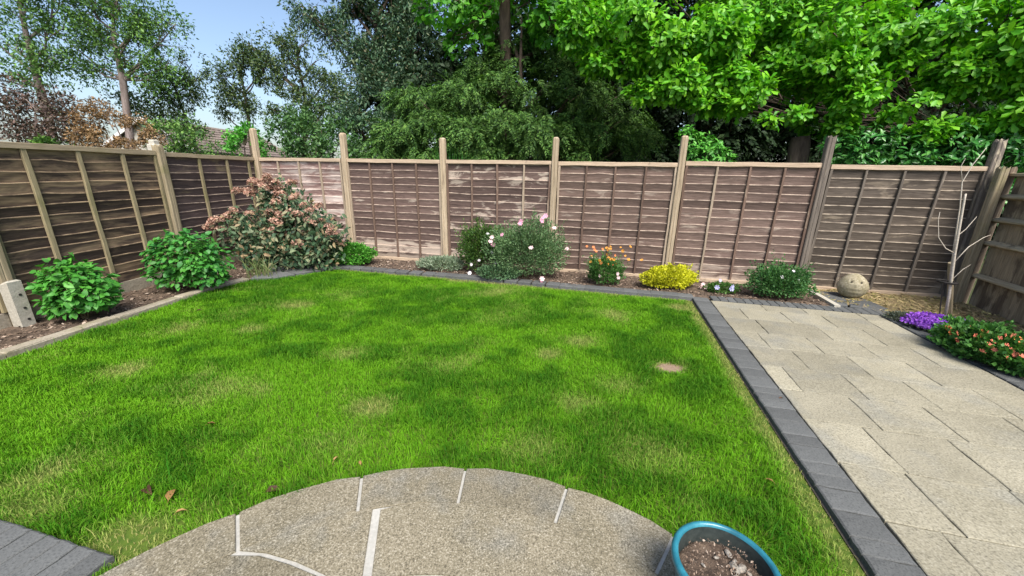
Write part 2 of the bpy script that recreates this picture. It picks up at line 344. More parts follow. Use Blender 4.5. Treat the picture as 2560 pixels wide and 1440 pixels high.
for poly in ([(4.20, 4.80), (4.44, 5.36), (4.62, 5.36), (4.60, 4.98), (4.40, 4.72)], [(4.63, 5.36), (4.82, 5.34), (4.89, 4.98), (4.62, 4.99)], [(4.42, 4.71), (4.61, 4.97), (4.89, 4.96), (4.84, 4.62), (4.60, 4.60)]):
    V, F = prism(ngon_ccw(poly), -.02, .045, .008); mk('slab', V, F, SLATE, pat)
# edging of grey blocks along the back of the lawn, corner slabs, concrete kerb along the left bed
edg = tag(sheet('lawn_edging', [(-2.95, 6.24), (-2.9, 6.40), (2.47, 5.07), (2.43, 4.91)], .004, SANDJ), kind='structure')
path = [(-2.95, 6.25), (-1.929, 6.01), (-1.246, 5.86), (-.343, 5.67), (.702, 5.37), (1.58, 5.14), (2.48, 4.93)]
for i in range(len(path) - 1):
    p, q = np.array(path[i]), np.array(path[i + 1]); L = np.linalg.norm(q - p); t = (q - p) / L; nn = np.array((-t[1], t[0])); m = max(1, round(L / .2))
    for j in range(m):
        x, y = p + t * L * (j + .5) / m + nn * .09; put_block(random.choice(B3), x, y, -.035 + random.uniform(-.003, .003), math.atan2(t[1], t[0]), edg)
for poly in ([(-3.90, 5.44), (-3.56, 5.53), (-3.40, 5.73), (-3.72, 5.95), (-3.95, 5.62)], [(-3.39, 5.75), (-3.14, 6.03), (-3.42, 6.34), (-3.71, 5.97)], [(-3.13, 6.05), (-2.94, 6.26), (-2.92, 6.42), (-3.22, 6.62), (-3.41, 6.35)]):
    V, F = prism(ngon_ccw(poly), -.03, .055, .01, wob=.01); mk('slab', V, F, SLATE, edg)
kerb = tag(sheet('kerb', [(-4.62, .3), (-4.5, .3), (-4.34, 2.9), (-4.0, 5.3), (-4.1, 5.4), (-4.45, 3.0)], .003, SANDJ), kind='structure')
kp = [(-4.60, .3), (-4.52, 1.1), (-4.43, 2.0), (-4.325, 2.93), (-4.225, 3.80), (-4.13, 4.50), (-4.03, 5.12), (-3.90, 5.42)]
for i in range(len(kp) - 1):
    p, q = np.array(kp[i]), np.array(kp[i + 1]); t = (q - p) / np.linalg.norm(q - p); nn = np.array((-t[1], t[0])); p = p + t * .004; q = q - t * .004
    V, F = prism(ngon_ccw([tuple(p), tuple((p + q) / 2 + nn * .004), tuple(q), tuple(q + nn * .125), tuple((p + q) / 2 + nn * .128), tuple(p + nn * .125)]), -.08, .062 + random.uniform(-.004, .004), .01)
    mk('kerbstone', V, F, CONC, kerb)
# charcoal blocks by the house wall
strip = tag(sheet('block_path', [(-4.6, 1.90), (-1.72, 1.19), (-1.5, .2), (-1.5, -.5), (-4.6, -.5)], .004, SANDJ), kind='structure')
ang = math.atan2(1.215 - 1.88, -1.72 + 4.5); t = np.array((math.cos(ang), math.sin(ang))); nn = np.array((t[1], -t[0])); o0 = np.array((-1.655, 1.20))
for r in range(4):
    for j in range(30):
        c = o0 - t * (.05 + j * .0985) + nn * (.105 + r * .212)
        if np.hypot(*(c - RC)) < RR + .05: continue
        put_block(random.choice(B1), c[0], c[1], -.03 + random.uniform(-.002, .002), ang + math.pi / 2, strip)
# round patio
rp_pts = [(RC[0] + (RR - .015) * math.cos(k * math.pi / 48), RC[1] + (RR - .015) * math.sin(k * math.pi / 48)) for k in range(96)]
V, F = prism(rp_pts, -.06, .030, .004); rp = tag(mk('round_patio', V, F, MORTAR), kind='structure')
def ringslab(r0, r1, a0, a1, gap0=.008, gap1=.008, name='slab'):
    Q = []; k = max(3, int((a1 - a0) / .06))
    for i in range(k + 1): aa = a0 + gap0 / r1 + (a1 - a0 - (gap0 + gap1) / r1) * i / k; rr = r1 - (.014 if i in (0, k) else 0) + random.uniform(-.002, .002); Q.append((RC[0] + rr * math.cos(aa), RC[1] + rr * math.sin(aa)))
    for i in range(k, -1, -1): aa = a0 + gap0 / max(r0, .1) + (a1 - a0 - (gap0 + gap1) / max(r0, .1)) * i / k; rr = r0 + random.uniform(-.002, .002); Q.append((RC[0] + rr * math.cos(aa), RC[1] + rr * math.sin(aa)))
    V, F = prism(Q, .0, .040 + random.uniform(-.001, .001), .003, wob=.004); mk(name, V, F, SLABC, rp)
angs = [math.atan2(y - RC[1], x - RC[0]) for x, y in ((.797, 1.388), (.322, 1.651), (-.237, 1.787), (-.805, 1.715), (-1.314, 1.455))]
angs += [angs[-1] + .37 * k for k in range(1, 6)]; rest = angs[-1]; m = 8; step = (angs[0] + 2 * math.pi - rest) / m; angs += [rest + step * k for k in range(1, m + 1)]
for i in range(len(angs) - 1): ringslab(1.4755, RR, angs[i], angs[i + 1])
pol = lambda r, a: (RC[0] + r * math.cos(a), RC[1] + r * math.sin(a))
for Q in ([pol(1.4745, 1.81 + .37 * t / 6) for t in range(7)] + [pol(1.40, 2.112), pol(1.30, 2.03), pol(1.20, 1.945), pol(1.122, 1.875), pol(1.122, 1.815)],
          [pol(1.4745, 2.21 + .53 * t / 8) for t in range(9)] + [pol(1.122, 2.735 - .83 * t / 8) for t in range(9)] + [pol(1.20, 1.966), pol(1.30, 2.052), pol(1.40, 2.132)]):
    V, F = prism(ngon_ccw(Q), 0, .040, .003, wob=.004); mk('slab', V, F, SLABC, rp)
inner = [2.76, 3.35, 3.95, 4.55, 5.15, 5.75, 6.35, 6.75, 1.79 + 2 * math.pi]
for i in range(len(inner) - 1): ringslab(1.122, 1.4745, inner[i], inner[i + 1], .009, .009)
for i in range(8): ringslab(.60, 1.10, .3 + i * math.pi / 4, .3 + (i + 1) * math.pi / 4)
for i in range(5): ringslab(.12, .58, .5 + i * .4 * math.pi, .5 + (i + 1) * .4 * math.pi)

# ------------------------------------------------------------------ fences
PURP = dict(c1=(.078, .052, .045), c2=(.172, .118, .102))
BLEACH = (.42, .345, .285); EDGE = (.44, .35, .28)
W_SLAT = {
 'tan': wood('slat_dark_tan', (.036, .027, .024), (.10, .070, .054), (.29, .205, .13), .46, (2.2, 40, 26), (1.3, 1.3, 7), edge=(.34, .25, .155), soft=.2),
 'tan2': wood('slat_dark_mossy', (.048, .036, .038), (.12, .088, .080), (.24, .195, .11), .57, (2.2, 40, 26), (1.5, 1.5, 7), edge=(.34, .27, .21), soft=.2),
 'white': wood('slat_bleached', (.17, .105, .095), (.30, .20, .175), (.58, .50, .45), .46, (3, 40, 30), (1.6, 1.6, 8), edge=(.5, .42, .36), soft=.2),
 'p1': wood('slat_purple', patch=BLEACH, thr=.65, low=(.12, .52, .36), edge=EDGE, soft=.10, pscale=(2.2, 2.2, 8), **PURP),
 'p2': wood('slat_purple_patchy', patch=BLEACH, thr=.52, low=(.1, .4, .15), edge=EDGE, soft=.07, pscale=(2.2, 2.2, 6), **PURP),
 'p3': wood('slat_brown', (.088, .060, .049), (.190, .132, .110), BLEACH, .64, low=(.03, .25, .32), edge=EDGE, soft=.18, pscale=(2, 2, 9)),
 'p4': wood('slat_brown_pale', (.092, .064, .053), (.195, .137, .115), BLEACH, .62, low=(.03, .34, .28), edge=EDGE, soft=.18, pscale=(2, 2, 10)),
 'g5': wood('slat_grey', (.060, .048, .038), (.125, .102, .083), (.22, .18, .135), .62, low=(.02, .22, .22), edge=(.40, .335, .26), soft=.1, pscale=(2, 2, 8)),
}
W_TAN = wood('batten_tan', (.20, .165, .095), (.30, .25, .155), None, grain=(40, 40, 2.5), moss=(.17, .16, .07), rnd=.12)
W_PALE = wood('batten_pale', (.26, .20, .145), (.40, .325, .245), (.15, .10, .085), .6, (40, 40, 2.5), (6, 6, 2), rnd=.15)
W_BRN = wood('batten_brown', (.10, .064, .048), (.17, .115, .088), (.34, .27, .20), .63, (40, 40, 2.5), (8, 8, 2.5), rnd=.25)
W_GREY = wood('batten_grey', (.10, .083, .068), (.17, .145, .118), (.33, .28, .21), .62, (40, 40, 2.5), (8, 8, 2), rnd=.2)
W_RAIL = wood('top_rail_wood', (.34, .255, .18), (.50, .39, .285), (.17, .13, .10), .62, (2.5, 40, 40), (3, 6, 6), rnd=.08)
W_RAILT = wood('top_rail_tan', (.28, .22, .145), (.38, .31, .215), None, grain=(2.5, 40, 40), moss=(.22, .19, .09), rnd=.08)
W_POST = wood('post_wood', (.27, .205, .135), (.45, .365, .26), (.15, .11, .08), .60, (30, 30, 1.6), (12, 12, 1.5), rnd=.12)
W_POSTG = wood('post_grey_flaking', (.12, .10, .085), (.20, .17, .14), (.42, .36, .26), .58, (30, 30, 2), (10, 10, 3), rnd=.1)
W_POSTM = wood('post_mossy', (.20, .165, .105), (.31, .255, .17), None, grain=(30, 30, 1.6), moss=(.16, .15, .07), rnd=.1)

def slat(L, zb, zt, rough):
    n = 15; x = np.linspace(0, L, n); ph = random.uniform(0, 50)
    wav = (fbm(x * 2.2 + ph, x * 0 + ph, 3) - .5) * rough
    kn = random.uniform(.1, L - .1)
    if random.random() < .3: wav = wav + random.choice((-1, 1)) * .012 * np.exp(-((x - kn) / .10) ** 2)
    top = zt + wav; bow = (vn(x * 1.5 + ph * 3, x * 0 + 1) - .5) * .006
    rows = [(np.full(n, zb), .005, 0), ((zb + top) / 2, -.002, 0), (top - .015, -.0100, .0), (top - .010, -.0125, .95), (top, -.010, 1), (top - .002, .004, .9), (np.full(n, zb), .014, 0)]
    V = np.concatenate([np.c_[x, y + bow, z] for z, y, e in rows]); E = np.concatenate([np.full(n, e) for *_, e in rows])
    m = len(rows); F = []
    for r in range(m - 1):
        for i in range(n - 1): F += [(r * n + i, r * n + i + 1, (r + 1) * n + i + 1), (r * n + i, (r + 1) * n + i + 1, (r + 1) * n + i)]
    return V, F, E
def stick(x, z0, z1, wdt, y0, y1, wob=.004):
    n = 7; V, F = [], []
    for i in range(n):
        z = z0 + (z1 - z0) * i / (n - 1); a = random.uniform(-wob, wob); b = wdt / 2 + random.uniform(-.002, .002)
        V += [(x + a - b, y1, z), (x + a - b, y0 + .003, z), (x + a - b + .003, y0, z), (x + a + b - .003, y0, z), (x + a + b, y0 + .003, z), (x + a + b, y1, z)]
    for i in range(n - 1):
        for k in range(5): F.append((i * 6 + k, i * 6 + k + 1, i * 6 + 7 + k, i * 6 + 6 + k)[::-1])
    F += [tuple(range(6))[::-1], tuple((n - 1) * 6 + k for k in range(6))]
    return np.array(V), F
def hbar(x0, x1, zc, hh, y0, y1, wob=.004):
    V, F = stick(0, x0, x1, hh, y0, y1, wob); return np.c_[V[:, 2], V[:, 1], V[:, 0] + zc], F
def panel(fence, p, ang, L, zb, zt, kind, label, fr, batt, rail, brail, end, rough=.026, bottom=.06, bw=.031):
    """lapped panel: local x along the fence, -y towards the garden"""
    fr_parts = []; nf = 0
    for xx in (.018, L - .018): fr_parts.append(stick(xx, zb + .015, zt - .047, .034, -.042, -.012)); nf += len(fr_parts[-1][1])
    fr_parts.append(hbar(0, L, zt - .022, .060, -.046, .030))
    if brail: fr_parts.append(hbar(.002, L - .002, zb + bottom * .42, bottom * .9, -.048, -.010))
    V, F = cat(fr_parts); o = mk('panel', V, F, [end, rail], fence); o.data.polygons.foreach_set('material_index', np.array([0] * nf + [1] * (len(F) - nf), np.int32))
    o.location = (p[0] - fence.location[0], p[1] - fence.location[1], 0); o.rotation_euler = (0, 0, ang); o['label'] = label
    ns = 14; hgt = (zt - .045 - zb - bottom * .6) / ns
    for i in range(ns):
        z0 = zb + bottom * .5 + i * hgt
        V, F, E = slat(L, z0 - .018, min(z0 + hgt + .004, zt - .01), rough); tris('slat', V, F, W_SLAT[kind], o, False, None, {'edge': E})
    for k, f in enumerate(fr):
        V, F = stick(L * f, zb + .015, zt - .047, bw, -.038, -.012); mk('batten', V, F, batt[k % len(batt)], o)
    return o
def post(fence, p, ang, h, mat, label, w=.094, top='round', lean=(0, 0), z0=-.12):
    """square timber post with weathered grooves"""
    prof = []
    for k in range(4):
        a = k * math.pi / 2
        for (x, y) in ((-.5, -.40), (-.40, -.5), (-.14, -.5), (-.07, -.44), (.0, -.5), (.30, -.5)):
            X, Y = x * w, y * w; prof.append((X * math.cos(a) - Y * math.sin(a), X * math.sin(a) + Y * math.cos(a)))
    n = len(prof); zs = [z0, .0, .3, .6, .9, 1.2, 1.5, 1.8, h - .10, h - .05] + ([h - .022, h - .006, h] if top == 'round' else [h - .012, h])
    sc_ = [1] * 10 + ([.93, .72, .35] if top == 'round' else [1, .97]); V, F = [], []
    for z, s in zip(zs, sc_):
        jx, jy = random.uniform(-.003, .003), random.uniform(-.003, .003); f = z / h
        for i, (x, y) in enumerate(prof): V.append((x * s + jx + lean[0] * f, y * s + jy + lean[1] * f, z + (0 if top == 'round' or z < h - .02 else .018 * math.sin(i * 1.3))))
    for i in range(len(zs) - 1):
        for k in range(n): F.append((i * n + k, i * n + (k + 1) % n, (i + 1) * n + (k + 1) % n, (i + 1) * n + k))
    F.append(tuple((len(zs) - 1) * n + k for k in range(n))); F.append(tuple(range(n))[::-1])
    o = mk('post', V, F, mat, fence)
    W = Matrix.Translation((p[0], p[1], 0)) @ Matrix.Rotation(ang, 4, 'Z'); o.matrix_local = fence.matrix_basis.inverted() @ W; o['label'] = label; return o
H = 1.81
BF = tag(empty('panel_fence', (C0[0], C0[1], 0)), 'long brown lapped panel fence with tall pale posts behind the lawn and patio', 'fence')
LF = tag(empty('panel_fence', (C0[0] + DL[0] * PW, C0[1] + DL[1] * PW, 0)), 'dark streaked lapped panel fence with tan battens behind the leafy green shrubs', 'fence')
back = [('white', 'bleached pinkish white fence panel in the corner behind the dried hydrangea', (.25, .5, .75), [W_PALE], W_RAIL, W_RAIL, W_PALE),
        ('p1', 'purple brown fence panel with a bleached band along its bottom, right of the dried hydrangea', (.25, .5, .75), [W_BRN], W_RAIL, W_RAIL, W_PALE),
        ('p2', 'purple brown fence panel with scattered bleached patches behind the pink flowered bush', (.25, .5, .75), [W_BRN, W_BRN, W_PALE], W_RAIL, W_RAIL, W_BRN),
        ('p3', 'plain brown fence panel behind the orange flowered plant', (.25, .5, .75), [W_BRN], W_RAIL, W_RAIL, W_PALE),
        ('p4', 'brown fence panel with pale lower slats behind the yellow plant and the leafy green clump', (.25, .5, .75), [W_PALE, W_BRN, W_BRN], W_RAIL, W_RAIL, W_BRN),
        ('g5', 'dark grey fence panel behind the stone owl', (.25, .5, .75), [W_GREY], W_RAIL, W_RAILT, W_GREY)]
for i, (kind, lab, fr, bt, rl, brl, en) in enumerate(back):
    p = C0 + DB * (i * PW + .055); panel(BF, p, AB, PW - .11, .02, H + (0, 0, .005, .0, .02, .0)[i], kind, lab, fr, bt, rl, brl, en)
plab = [('leaning pale post in the fence corner between the dark panel and the bleached panel', W_POST, 2.33, 'round', (.09, -.02)), ('pale weathered post right of the dried hydrangea bush', W_POST, 2.25, 'round', (.03, 0)),
        ('pale post behind the low silvery plant', W_POST, 2.17, 'round', (0, 0)), ('pale post behind the bush with pink flowers', W_POST, 2.18, 'round', (0, 0)),
        ('pale split post behind the yellow plant', W_POST, 2.20, 'round', (-.01, 0)), ('flaking grey post with a bare split top left of the stone owl', W_POSTG, 2.18, 'split', (-.02, 0)),
        ('post with a split top in the corner behind the bare sapling', W_POSTG, 2.14, 'split', (-.02, 0))]
for i, (lab, m, h, tp, ln_) in enumerate(plab):
    p = C0 + DB * (i * PW) + np.array((DB[1], -DB[0])) * .022; post(BF, p, AB, h, m, lab, .094, tp, ln_)
LP = [0, 1.98, 3.97, 5.9]
left = [('tan2', 'dark mossy fence panel behind the dried hydrangea, left of the corner post', (.32, .62, .90)), ('tan', 'dark fence panel with tan streaks behind the two leafy green shrubs', (.235, .497, .76)), ('tan', 'dark streaked fence panel beside the concrete stub post', (.25, .5, .75))]
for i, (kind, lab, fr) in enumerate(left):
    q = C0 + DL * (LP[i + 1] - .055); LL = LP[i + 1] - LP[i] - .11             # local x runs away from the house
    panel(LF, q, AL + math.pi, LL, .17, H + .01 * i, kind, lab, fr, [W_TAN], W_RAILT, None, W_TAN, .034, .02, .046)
    V, F = box(0, LL, -.02, .022, -.06, .172); bq = mk('gravel_board', V, F, CONC, LF); bq.location = (q[0] - LF.location[0], q[1] - LF.location[1], 0); bq.rotation_euler = (0, 0, AL + math.pi)
for i, (lab, h) in enumerate((('mossy tan post in the dark fence above the leafy shrub', 1.90), ('tan post behind the concrete stub post', 1.9), ('tan post at the end of the dark fence', 1.9))):
    q = C0 + DL * LP[i + 1] + np.array((-DL[1], DL[0])) * .03; post(LF, q, AL, h, W_POSTM, lab, .10, 'flat')
# stub post of concrete bolted to the left fence
V, F = prism([(-.055, -.05), (.055, -.05), (.055, .05), (-.055, .05)], -.1, .50, .02)
V[V[:, 2] > .4, 2] += -.35 * (V[V[:, 2] > .4, 1]); sp = mk('concrete_post', V, F, CONCW); sp.location = (-4.99, 3.60, 0); sp.rotation_euler = (0, 0, AL + math.pi / 2 + math.pi / 2)
tag(sp, 'short pale concrete stub post standing in the bed against the dark fence', 'post')
DARKHOLE = M('bolt_iron').done((.03, .028, .026), .6)
for zz in (.36, .22, .10):
    V, F = tube([(.01, -.056, zz), (.01, -.046, zz)], [.012, .012], 8); mk('bolt', V, F, DARKHOLE, sp)
# neighbouring fence on the right: upright boards with rails
W_FE = wood('featheredge', (.21, .165, .105), (.34, .275, .185), (.10, .075, .052), .52, (30, 30, 2), (5, 5, 2), rnd=.2)
W_ARR = wood('arris_rail', (.30, .25, .16), (.44, .375, .255), (.11, .085, .055), .6, (2, 30, 30), (3, 6, 6), rnd=.12)
W_DKP = wood('dark_post', (.10, .075, .055), (.17, .13, .095), (.30, .25, .18), .6, (30, 30, 2), (8, 8, 2), rnd=.1)
FD = np.array((-.36, -.933)); FA = math.atan2(FD[1], FD[0]); F0 = np.array((6.30, 5.10))
fo = empty('board_fence', (F0[0], F0[1], 0), FA); tag(fo, 'mossy fence of upright boards with stacked rails beside the bare sapling', 'fence')
for i in range(34):
    x = .16 + i * .105; V, F = box(0, .122, 0, .012, .02, 1.70 + random.uniform(-.01, .01)); V[:, 1] += V[:, 0] * .16; V[:, 0] += x
    mk('board', V, F, W_FE, fo)
for z in (.42, .86, 1.16, 1.45):
    hh = .075; V = []; F = []
    for x in (.10, 3.7): V += [(x, -.004, z - hh / 2), (x, -.075, z - .012), (x, -.075, z + .006), (x, -.004, z + hh / 2)]
    F = [(0, 1, 5, 4), (1, 2, 6, 5), (2, 3, 7, 6), (3, 0, 4, 7), (3, 2, 1, 0), (4, 5, 6, 7)]; mk('rail', V, F, W_ARR, fo)
V, F = hbar(.1, 3.7, 1.72, .04, -.05, .06); mk('capping', V, F, W_ARR, fo)
post(fo, F0 + FD * .06 + np.array((-.05, .02)), FA, 1.74, W_DKP, 'dark post at the end of the mossy board fence', .13, 'flat')
post(fo, (6.12, 5.00), AB, 1.64, W_POSTM, 'shorter pale post standing between the grey panel and the mossy board fence', .09, 'flat', (-.02, 0))
post(fo, F0 + FD * 1.95 + np.array((-.03, .0)), FA, 1.74, W_DKP, 'dark post along the mossy board fence', .12, 'flat')

# ------------------------------------------------------------------ leaves
OVAL = (np.array([(0, 0, 0), (.28, -.42, .07), (.3, 0, 0), (.28, .42, .07), (.68, -.36, .03), (.7, 0, -.05), (.68, .36, .03), (1, 0, -.14)]),
        np.array([(0, 1, 2), (0, 2, 3), (1, 4, 5), (1, 5, 2), (2, 5, 6), (2, 6, 3), (4, 7, 5), (5, 7, 6)]))
OBOV = (np.array([(0, 0, 0), (.4, -.27, .03), (.4, 0, 0), (.4, .27, .03), (.78, -.46, .02), (.8, 0, -.05), (.78, .46, .02), (1, 0, -.10)]), OVAL[1])
RHOMB = (np.array([(0, 0, 0), (.45, -.5, .05), (1, 0, -.05), (.45, .5, .05)]), np.array([(0, 1, 2), (0, 2, 3)]))
def frames(ax, nr):
    ax = norm(ax); sd = norm(np.cross(nr, ax)); return ax, sd, np.cross(ax, sd)
def leafmesh(name, P, ax, nr, ln, wd, tpl, mat, parent=None, off=None, smooth=True):
    ax, sd, nn = frames(ax, nr); t, f = tpl; n = len(P); ln = np.broadcast_to(ln, n); wd = np.broadcast_to(wd, n)
    V = P[:, None] + ax[:, None] * (t[None, :, :1] * ln[:, None, None]) + sd[:, None] * (t[None, :, 1:2] * wd[:, None, None]) + nn[:, None] * (t[None, :, 2:] * ln[:, None, None])
    T = (np.arange(n)[:, None, None] * len(t) + f[None]).reshape(-1, 3)
    return tris(name, V.reshape(-1, 3), T, mat, parent, smooth, off)
def leafobjs(P, ax, nr, ln, wd, tpl, mat, parent, off, name='leaf'):
    me = bpy.data.meshes.new(name); me.from_pydata(tpl[0].tolist(), [], tpl[1].tolist()); me.materials.append(mat)
    me.polygons.foreach_set('use_smooth', np.ones(len(me.polygons), bool))
    ax, sd, nn = frames(ax, nr); n = len(P); ln = np.broadcast_to(ln, n); wd = np.broadcast_to(wd, n)
    for i in range(n):
        o = bpy.data.objects.new(name, me); col.objects.link(o); o.parent = parent; m = Matrix.Identity(4)
        for k in range(3): m[k][0] = ax[i][k] * ln[i]; m[k][1] = sd[i][k] * wd[i]; m[k][2] = nn[i][k] * ln[i]; m[k][3] = P[i][k] - off[k]
        o.matrix_local = m
def sph(n):
    v = rng.normal(size=(n, 3)); return norm(v)
def clump(cl, n, shell=.35, rem=True, flat=1.0):
    cl = np.array(cl); k = rng.choice(len(cl), n, p=cl[:, 3] ** 2 / (cl[:, 3] ** 2).sum()); d = sph(n)
    P = cl[k, :3] + d * (cl[k, 3] * (1 - shell * rng.random(n) ** 1.5) * (1 + .25 * rng.normal(size=n) * .5))[:, None] * np.array((1, 1, flat))
    if rem:
        keep = np.ones(n, bool)
        for c in cl: keep &= np.linalg.norm(P - c[:3], axis=1) > c[3] * .55
        P, d = P[keep], d[keep]
    return P, d
def dome(n, w_, d_, h, lob=.3, shell=.35, seed=0, lowcut=-.75):
    v = sph(int(n * 2.2)); v = v[v[:, 2] > lowcut][:n]; th = np.arctan2(v[:, 1], v[:, 0])
    r = 1 + lob * (fbm(th * 2.2 + seed * 7.3, v[:, 2] * 3 + seed, 3) - .5) * 2; r = r * (1 - shell * rng.random(len(v)) ** 1.6)
    zc = h * .48; P = np.c_[v[:, 0] * w_ / 2 * r, v[:, 1] * d_ / 2 * r, zc + v[:, 2] * (h - zc) * np.where(v[:, 2] > 0, r, np.minimum(r, .95) * zc / (h - zc) * .98)]
    return P, v
UP = np.array((0, 0, 1.0))
def stems(root, n, w_, d_, h, mat, rad=.008, name='stems'):
    parts = []
    for i in range(n):
        a = random.uniform(0, 6.283); e = random.uniform(.2, .8); x, y = math.cos(a) * w_ / 2 * e, math.sin(a) * d_ / 2 * e; zz = h * random.uniform(.55, .9)
        parts.append(tube([(x * .12, y * .12, -.03), (x * .45, y * .45, zz * .5), (x, y, zz)], [rad, rad * .8, rad * .45], 5))
    V, F = cat(parts); return mk(name, V, F, mat, root)
STEM = M('stem'); STEM = STEM.done(STEM.ramp(STEM.noise(8), [(.3, (.07, .06, .03)), (.7, (.14, .11, .06))]), .9)
TWIG = M('twig'); TWIG = TWIG.done(TWIG.ramp(TWIG.noise(6), [(.3, (.09, .06, .045)), (.7, (.17, .12, .09))]), .9)
BARK = M('bark'); _n = BARK.noise(1, 5, BARK.coord((9, 9, 2)), .65, .5); BARK.bump(_n, .8, .03); BARK = BARK.done(BARK.ramp(_n, [(.3, (.045, .034, .025)), (.7, (.14, .105, .078))]), .92)
BARKP = M('bark_pinkish'); _n = BARKP.noise(1, 5, BARKP.coord((9, 9, 2)), .65, .5); BARKP = BARKP.done(BARKP.ramp(_n, [(.3, (.13, .10, .09)), (.7, (.28, .23, .21))]), .92)
L_HYD = leaf_mat('leaf_green', [(0, (0.039, 0.177, 0.023)), (.5, (0.061, 0.244, 0.031)), (1, (0.092, 0.312, 0.038))], .45, .25, 'object')
L_HYD2 = leaf_mat('leaf_deep_green', [(0, (0.028, 0.139, 0.029)), (.5, (0.048, 0.213, 0.041)), (1, (0.072, 0.267, 0.049))], .45, .25, 'object')
L_HYDI = leaf_mat('leaf_green_inner', [(0, (0.035, 0.166, 0.023)), (.6, (0.057, 0.229, 0.031)), (1, (0.086, 0.291, 0.038))], .5, .25)

# ------------------------------------------------------------------ garden plants
def leafy(name, loc, w_, d_, h, lnth, label, cat_, mat, mat_in, nobj, nfill, seed, lob=.5):
    o = empty(name, loc); tag(o, label, cat_, 'leafy green shrubs by the dark fence')
    stems(o, 12, w_, d_, h, STEM)
    def arr(n, sh):
        P, v = dome(n, w_, d_, h, lob, sh, seed); ax = v * np.array((1, 1, .35)) + rng.normal(0, .45, P.shape) + np.array((0, 0, -.35)); nr = v * .6 + UP * .9 + rng.normal(0, .35, P.shape)
        return P, ax, nr
    P, ax, nr = arr(nfill, .6); L = lnth * (.6 + .4 * rng.random(len(P))); tag(leafmesh('foliage', P, ax, nr, L, L * .72, OVAL, mat_in, o), kind='stuff')
    P, ax, nr = arr(nobj * 4, .12); front = (P + np.array(loc))[:, :2]; key = -(P[:, :2] @ norm(-np.array(loc[:2]))) - .4 * P[:, 2]; k = np.argsort(key)[:nobj * 3]; k = rng.permutation(k)[:nobj]
    P, ax, nr = P[k], ax[k], nr[k]; nr = nr + np.r_[norm(-np.array(loc[:2])), .2] * .5; L = lnth * (.75 + .5 * rng.random(nobj)); leafobjs(P - norm(ax) * (L * .45)[:, None], ax, nr, L, L * .74, OVAL, mat, o, (0, 0, 0))
    return o
leafy('leafy_shrub', (-4.62, 3.84, .02), .60, .48, .62, .080, 'rounded light green shrub with big oval leaves beside the concrete stub post', 'shrub', L_HYD, L_HYDI, 260, 1000, 1)
leafy('leafy_shrub', (-4.30, 4.90, .02), .98, .60, .78, .082, 'wide deep green shrub with big oval leaves against the dried hydrangea', 'shrub', L_HYD2, L_HYDI, 290, 1500, 2)

# dried hydrangea
L_OLD = leaf_mat('leaf_old_hydrangea', [(0, (.020, .050, .026)), (.35, (.045, .095, .042)), (.65, (.11, .165, .085)), (.85, (.20, .21, .12)), (1, (.30, .20, .11))], .6, .15)
HEADM = leaf_mat('dried_flower', [(0, (.28, .145, .105)), (.5, (.47, .27, .20)), (.85, (.55, .40, .31)), (1, (.34, .28, .16))], .8, .2, ttint=(1, .8, .7))
o = empty('dried_hydrangea', (-3.75, 6.35, .02)); tag(o, 'tall hydrangea bush covered in dried pinkish brown flower heads in the fence corner', 'bush')
stems(o, 34, 1.9, 1.1, 1.35, TWIG, .009)
bl = [(-.35, 0, .55, .50), (.25, -.05, .55, .52), (.0, .1, .95, .42), (-.15, .1, 1.15, .32), (-.75, -.1, .62, .30), (.62, -.1, .55, .38), (.1, -.25, .35, .4), (-.4, -.2, .3, .35), (.55, -.15, .25, .35)]
P, v = clump(bl, 5200, .6, False); P = P[P[:, 2] > .02]; v = sph(len(P)); ax = v + np.array((0, -.25, -.45)); nr = UP * .8 + rng.normal(0, .6, P.shape) + np.array((.1, -.5, 0)); L = .055 + .06 * rng.random(len(P))
tag(leafmesh('foliage', P, ax, nr, L, L * .55, OVAL, L_OLD, o), kind='stuff')
def head(n, r):
    v = sph(n); v = v[v[:, 2] > -.35]; P = v * np.array((1, 1, .75)) * r * (.7 + .35 * rng.random((len(v), 1)))
    ax, sd, nn = frames(sph(len(v)) + v * .3, v + rng.normal(0, .5, v.shape)); t, f = RHOMB; L = r * .42
    V = P[:, None] + ax[:, None] * (t[None, :, :1] - .5) * L + sd[:, None] * t[None, :, 1:2] * L * .9 + nn[:, None] * t[None, :, 2:] * L
    T = (np.arange(len(v))[:, None, None] * 4 + f[None]).reshape(-1, 3); me = bpy.data.meshes.new('flower_head')
    me.from_pydata(V.reshape(-1, 3).tolist(), [], T.tolist()); me.materials.append(HEADM); return me
HM = [head(130, 1.0) for _ in range(4)]
pts = []
for x, z, k in ((-.20, 1.38, 9), (-.05, 1.32, 5), (-.42, 1.22, 5), (.12, 1.20, 4), (-.95, .82, 5), (-.72, .90, 3), (-.35, .85, 3), (.18, .92, 5), (.42, .95, 4), (.05, .70, 3), (-.15, .62, 3), (.66, .78, 4), (.85, .62, 4), (-1.0, .62, 3), (.3, .45, 2), (.6, .42, 2), (-.3, .42, 2)):
    for j in range(k): pts.append((x + random.gauss(0, .12), -.30 + random.uniform(-.15, .25) + .18 * (z - .6), z + random.gauss(0, .06)))
for q in pts:
    h_ = bpy.data.objects.new('flower_head', random.choice(HM)); col.objects.link(h_); h_.parent = o; h_.location = q; s_ = random.uniform(.060, .095); h_.scale = (s_, s_, s_ * .85); h_.rotation_euler = (random.uniform(-.5, .5), random.uniform(-.5, .5), random.uniform(0, 6))

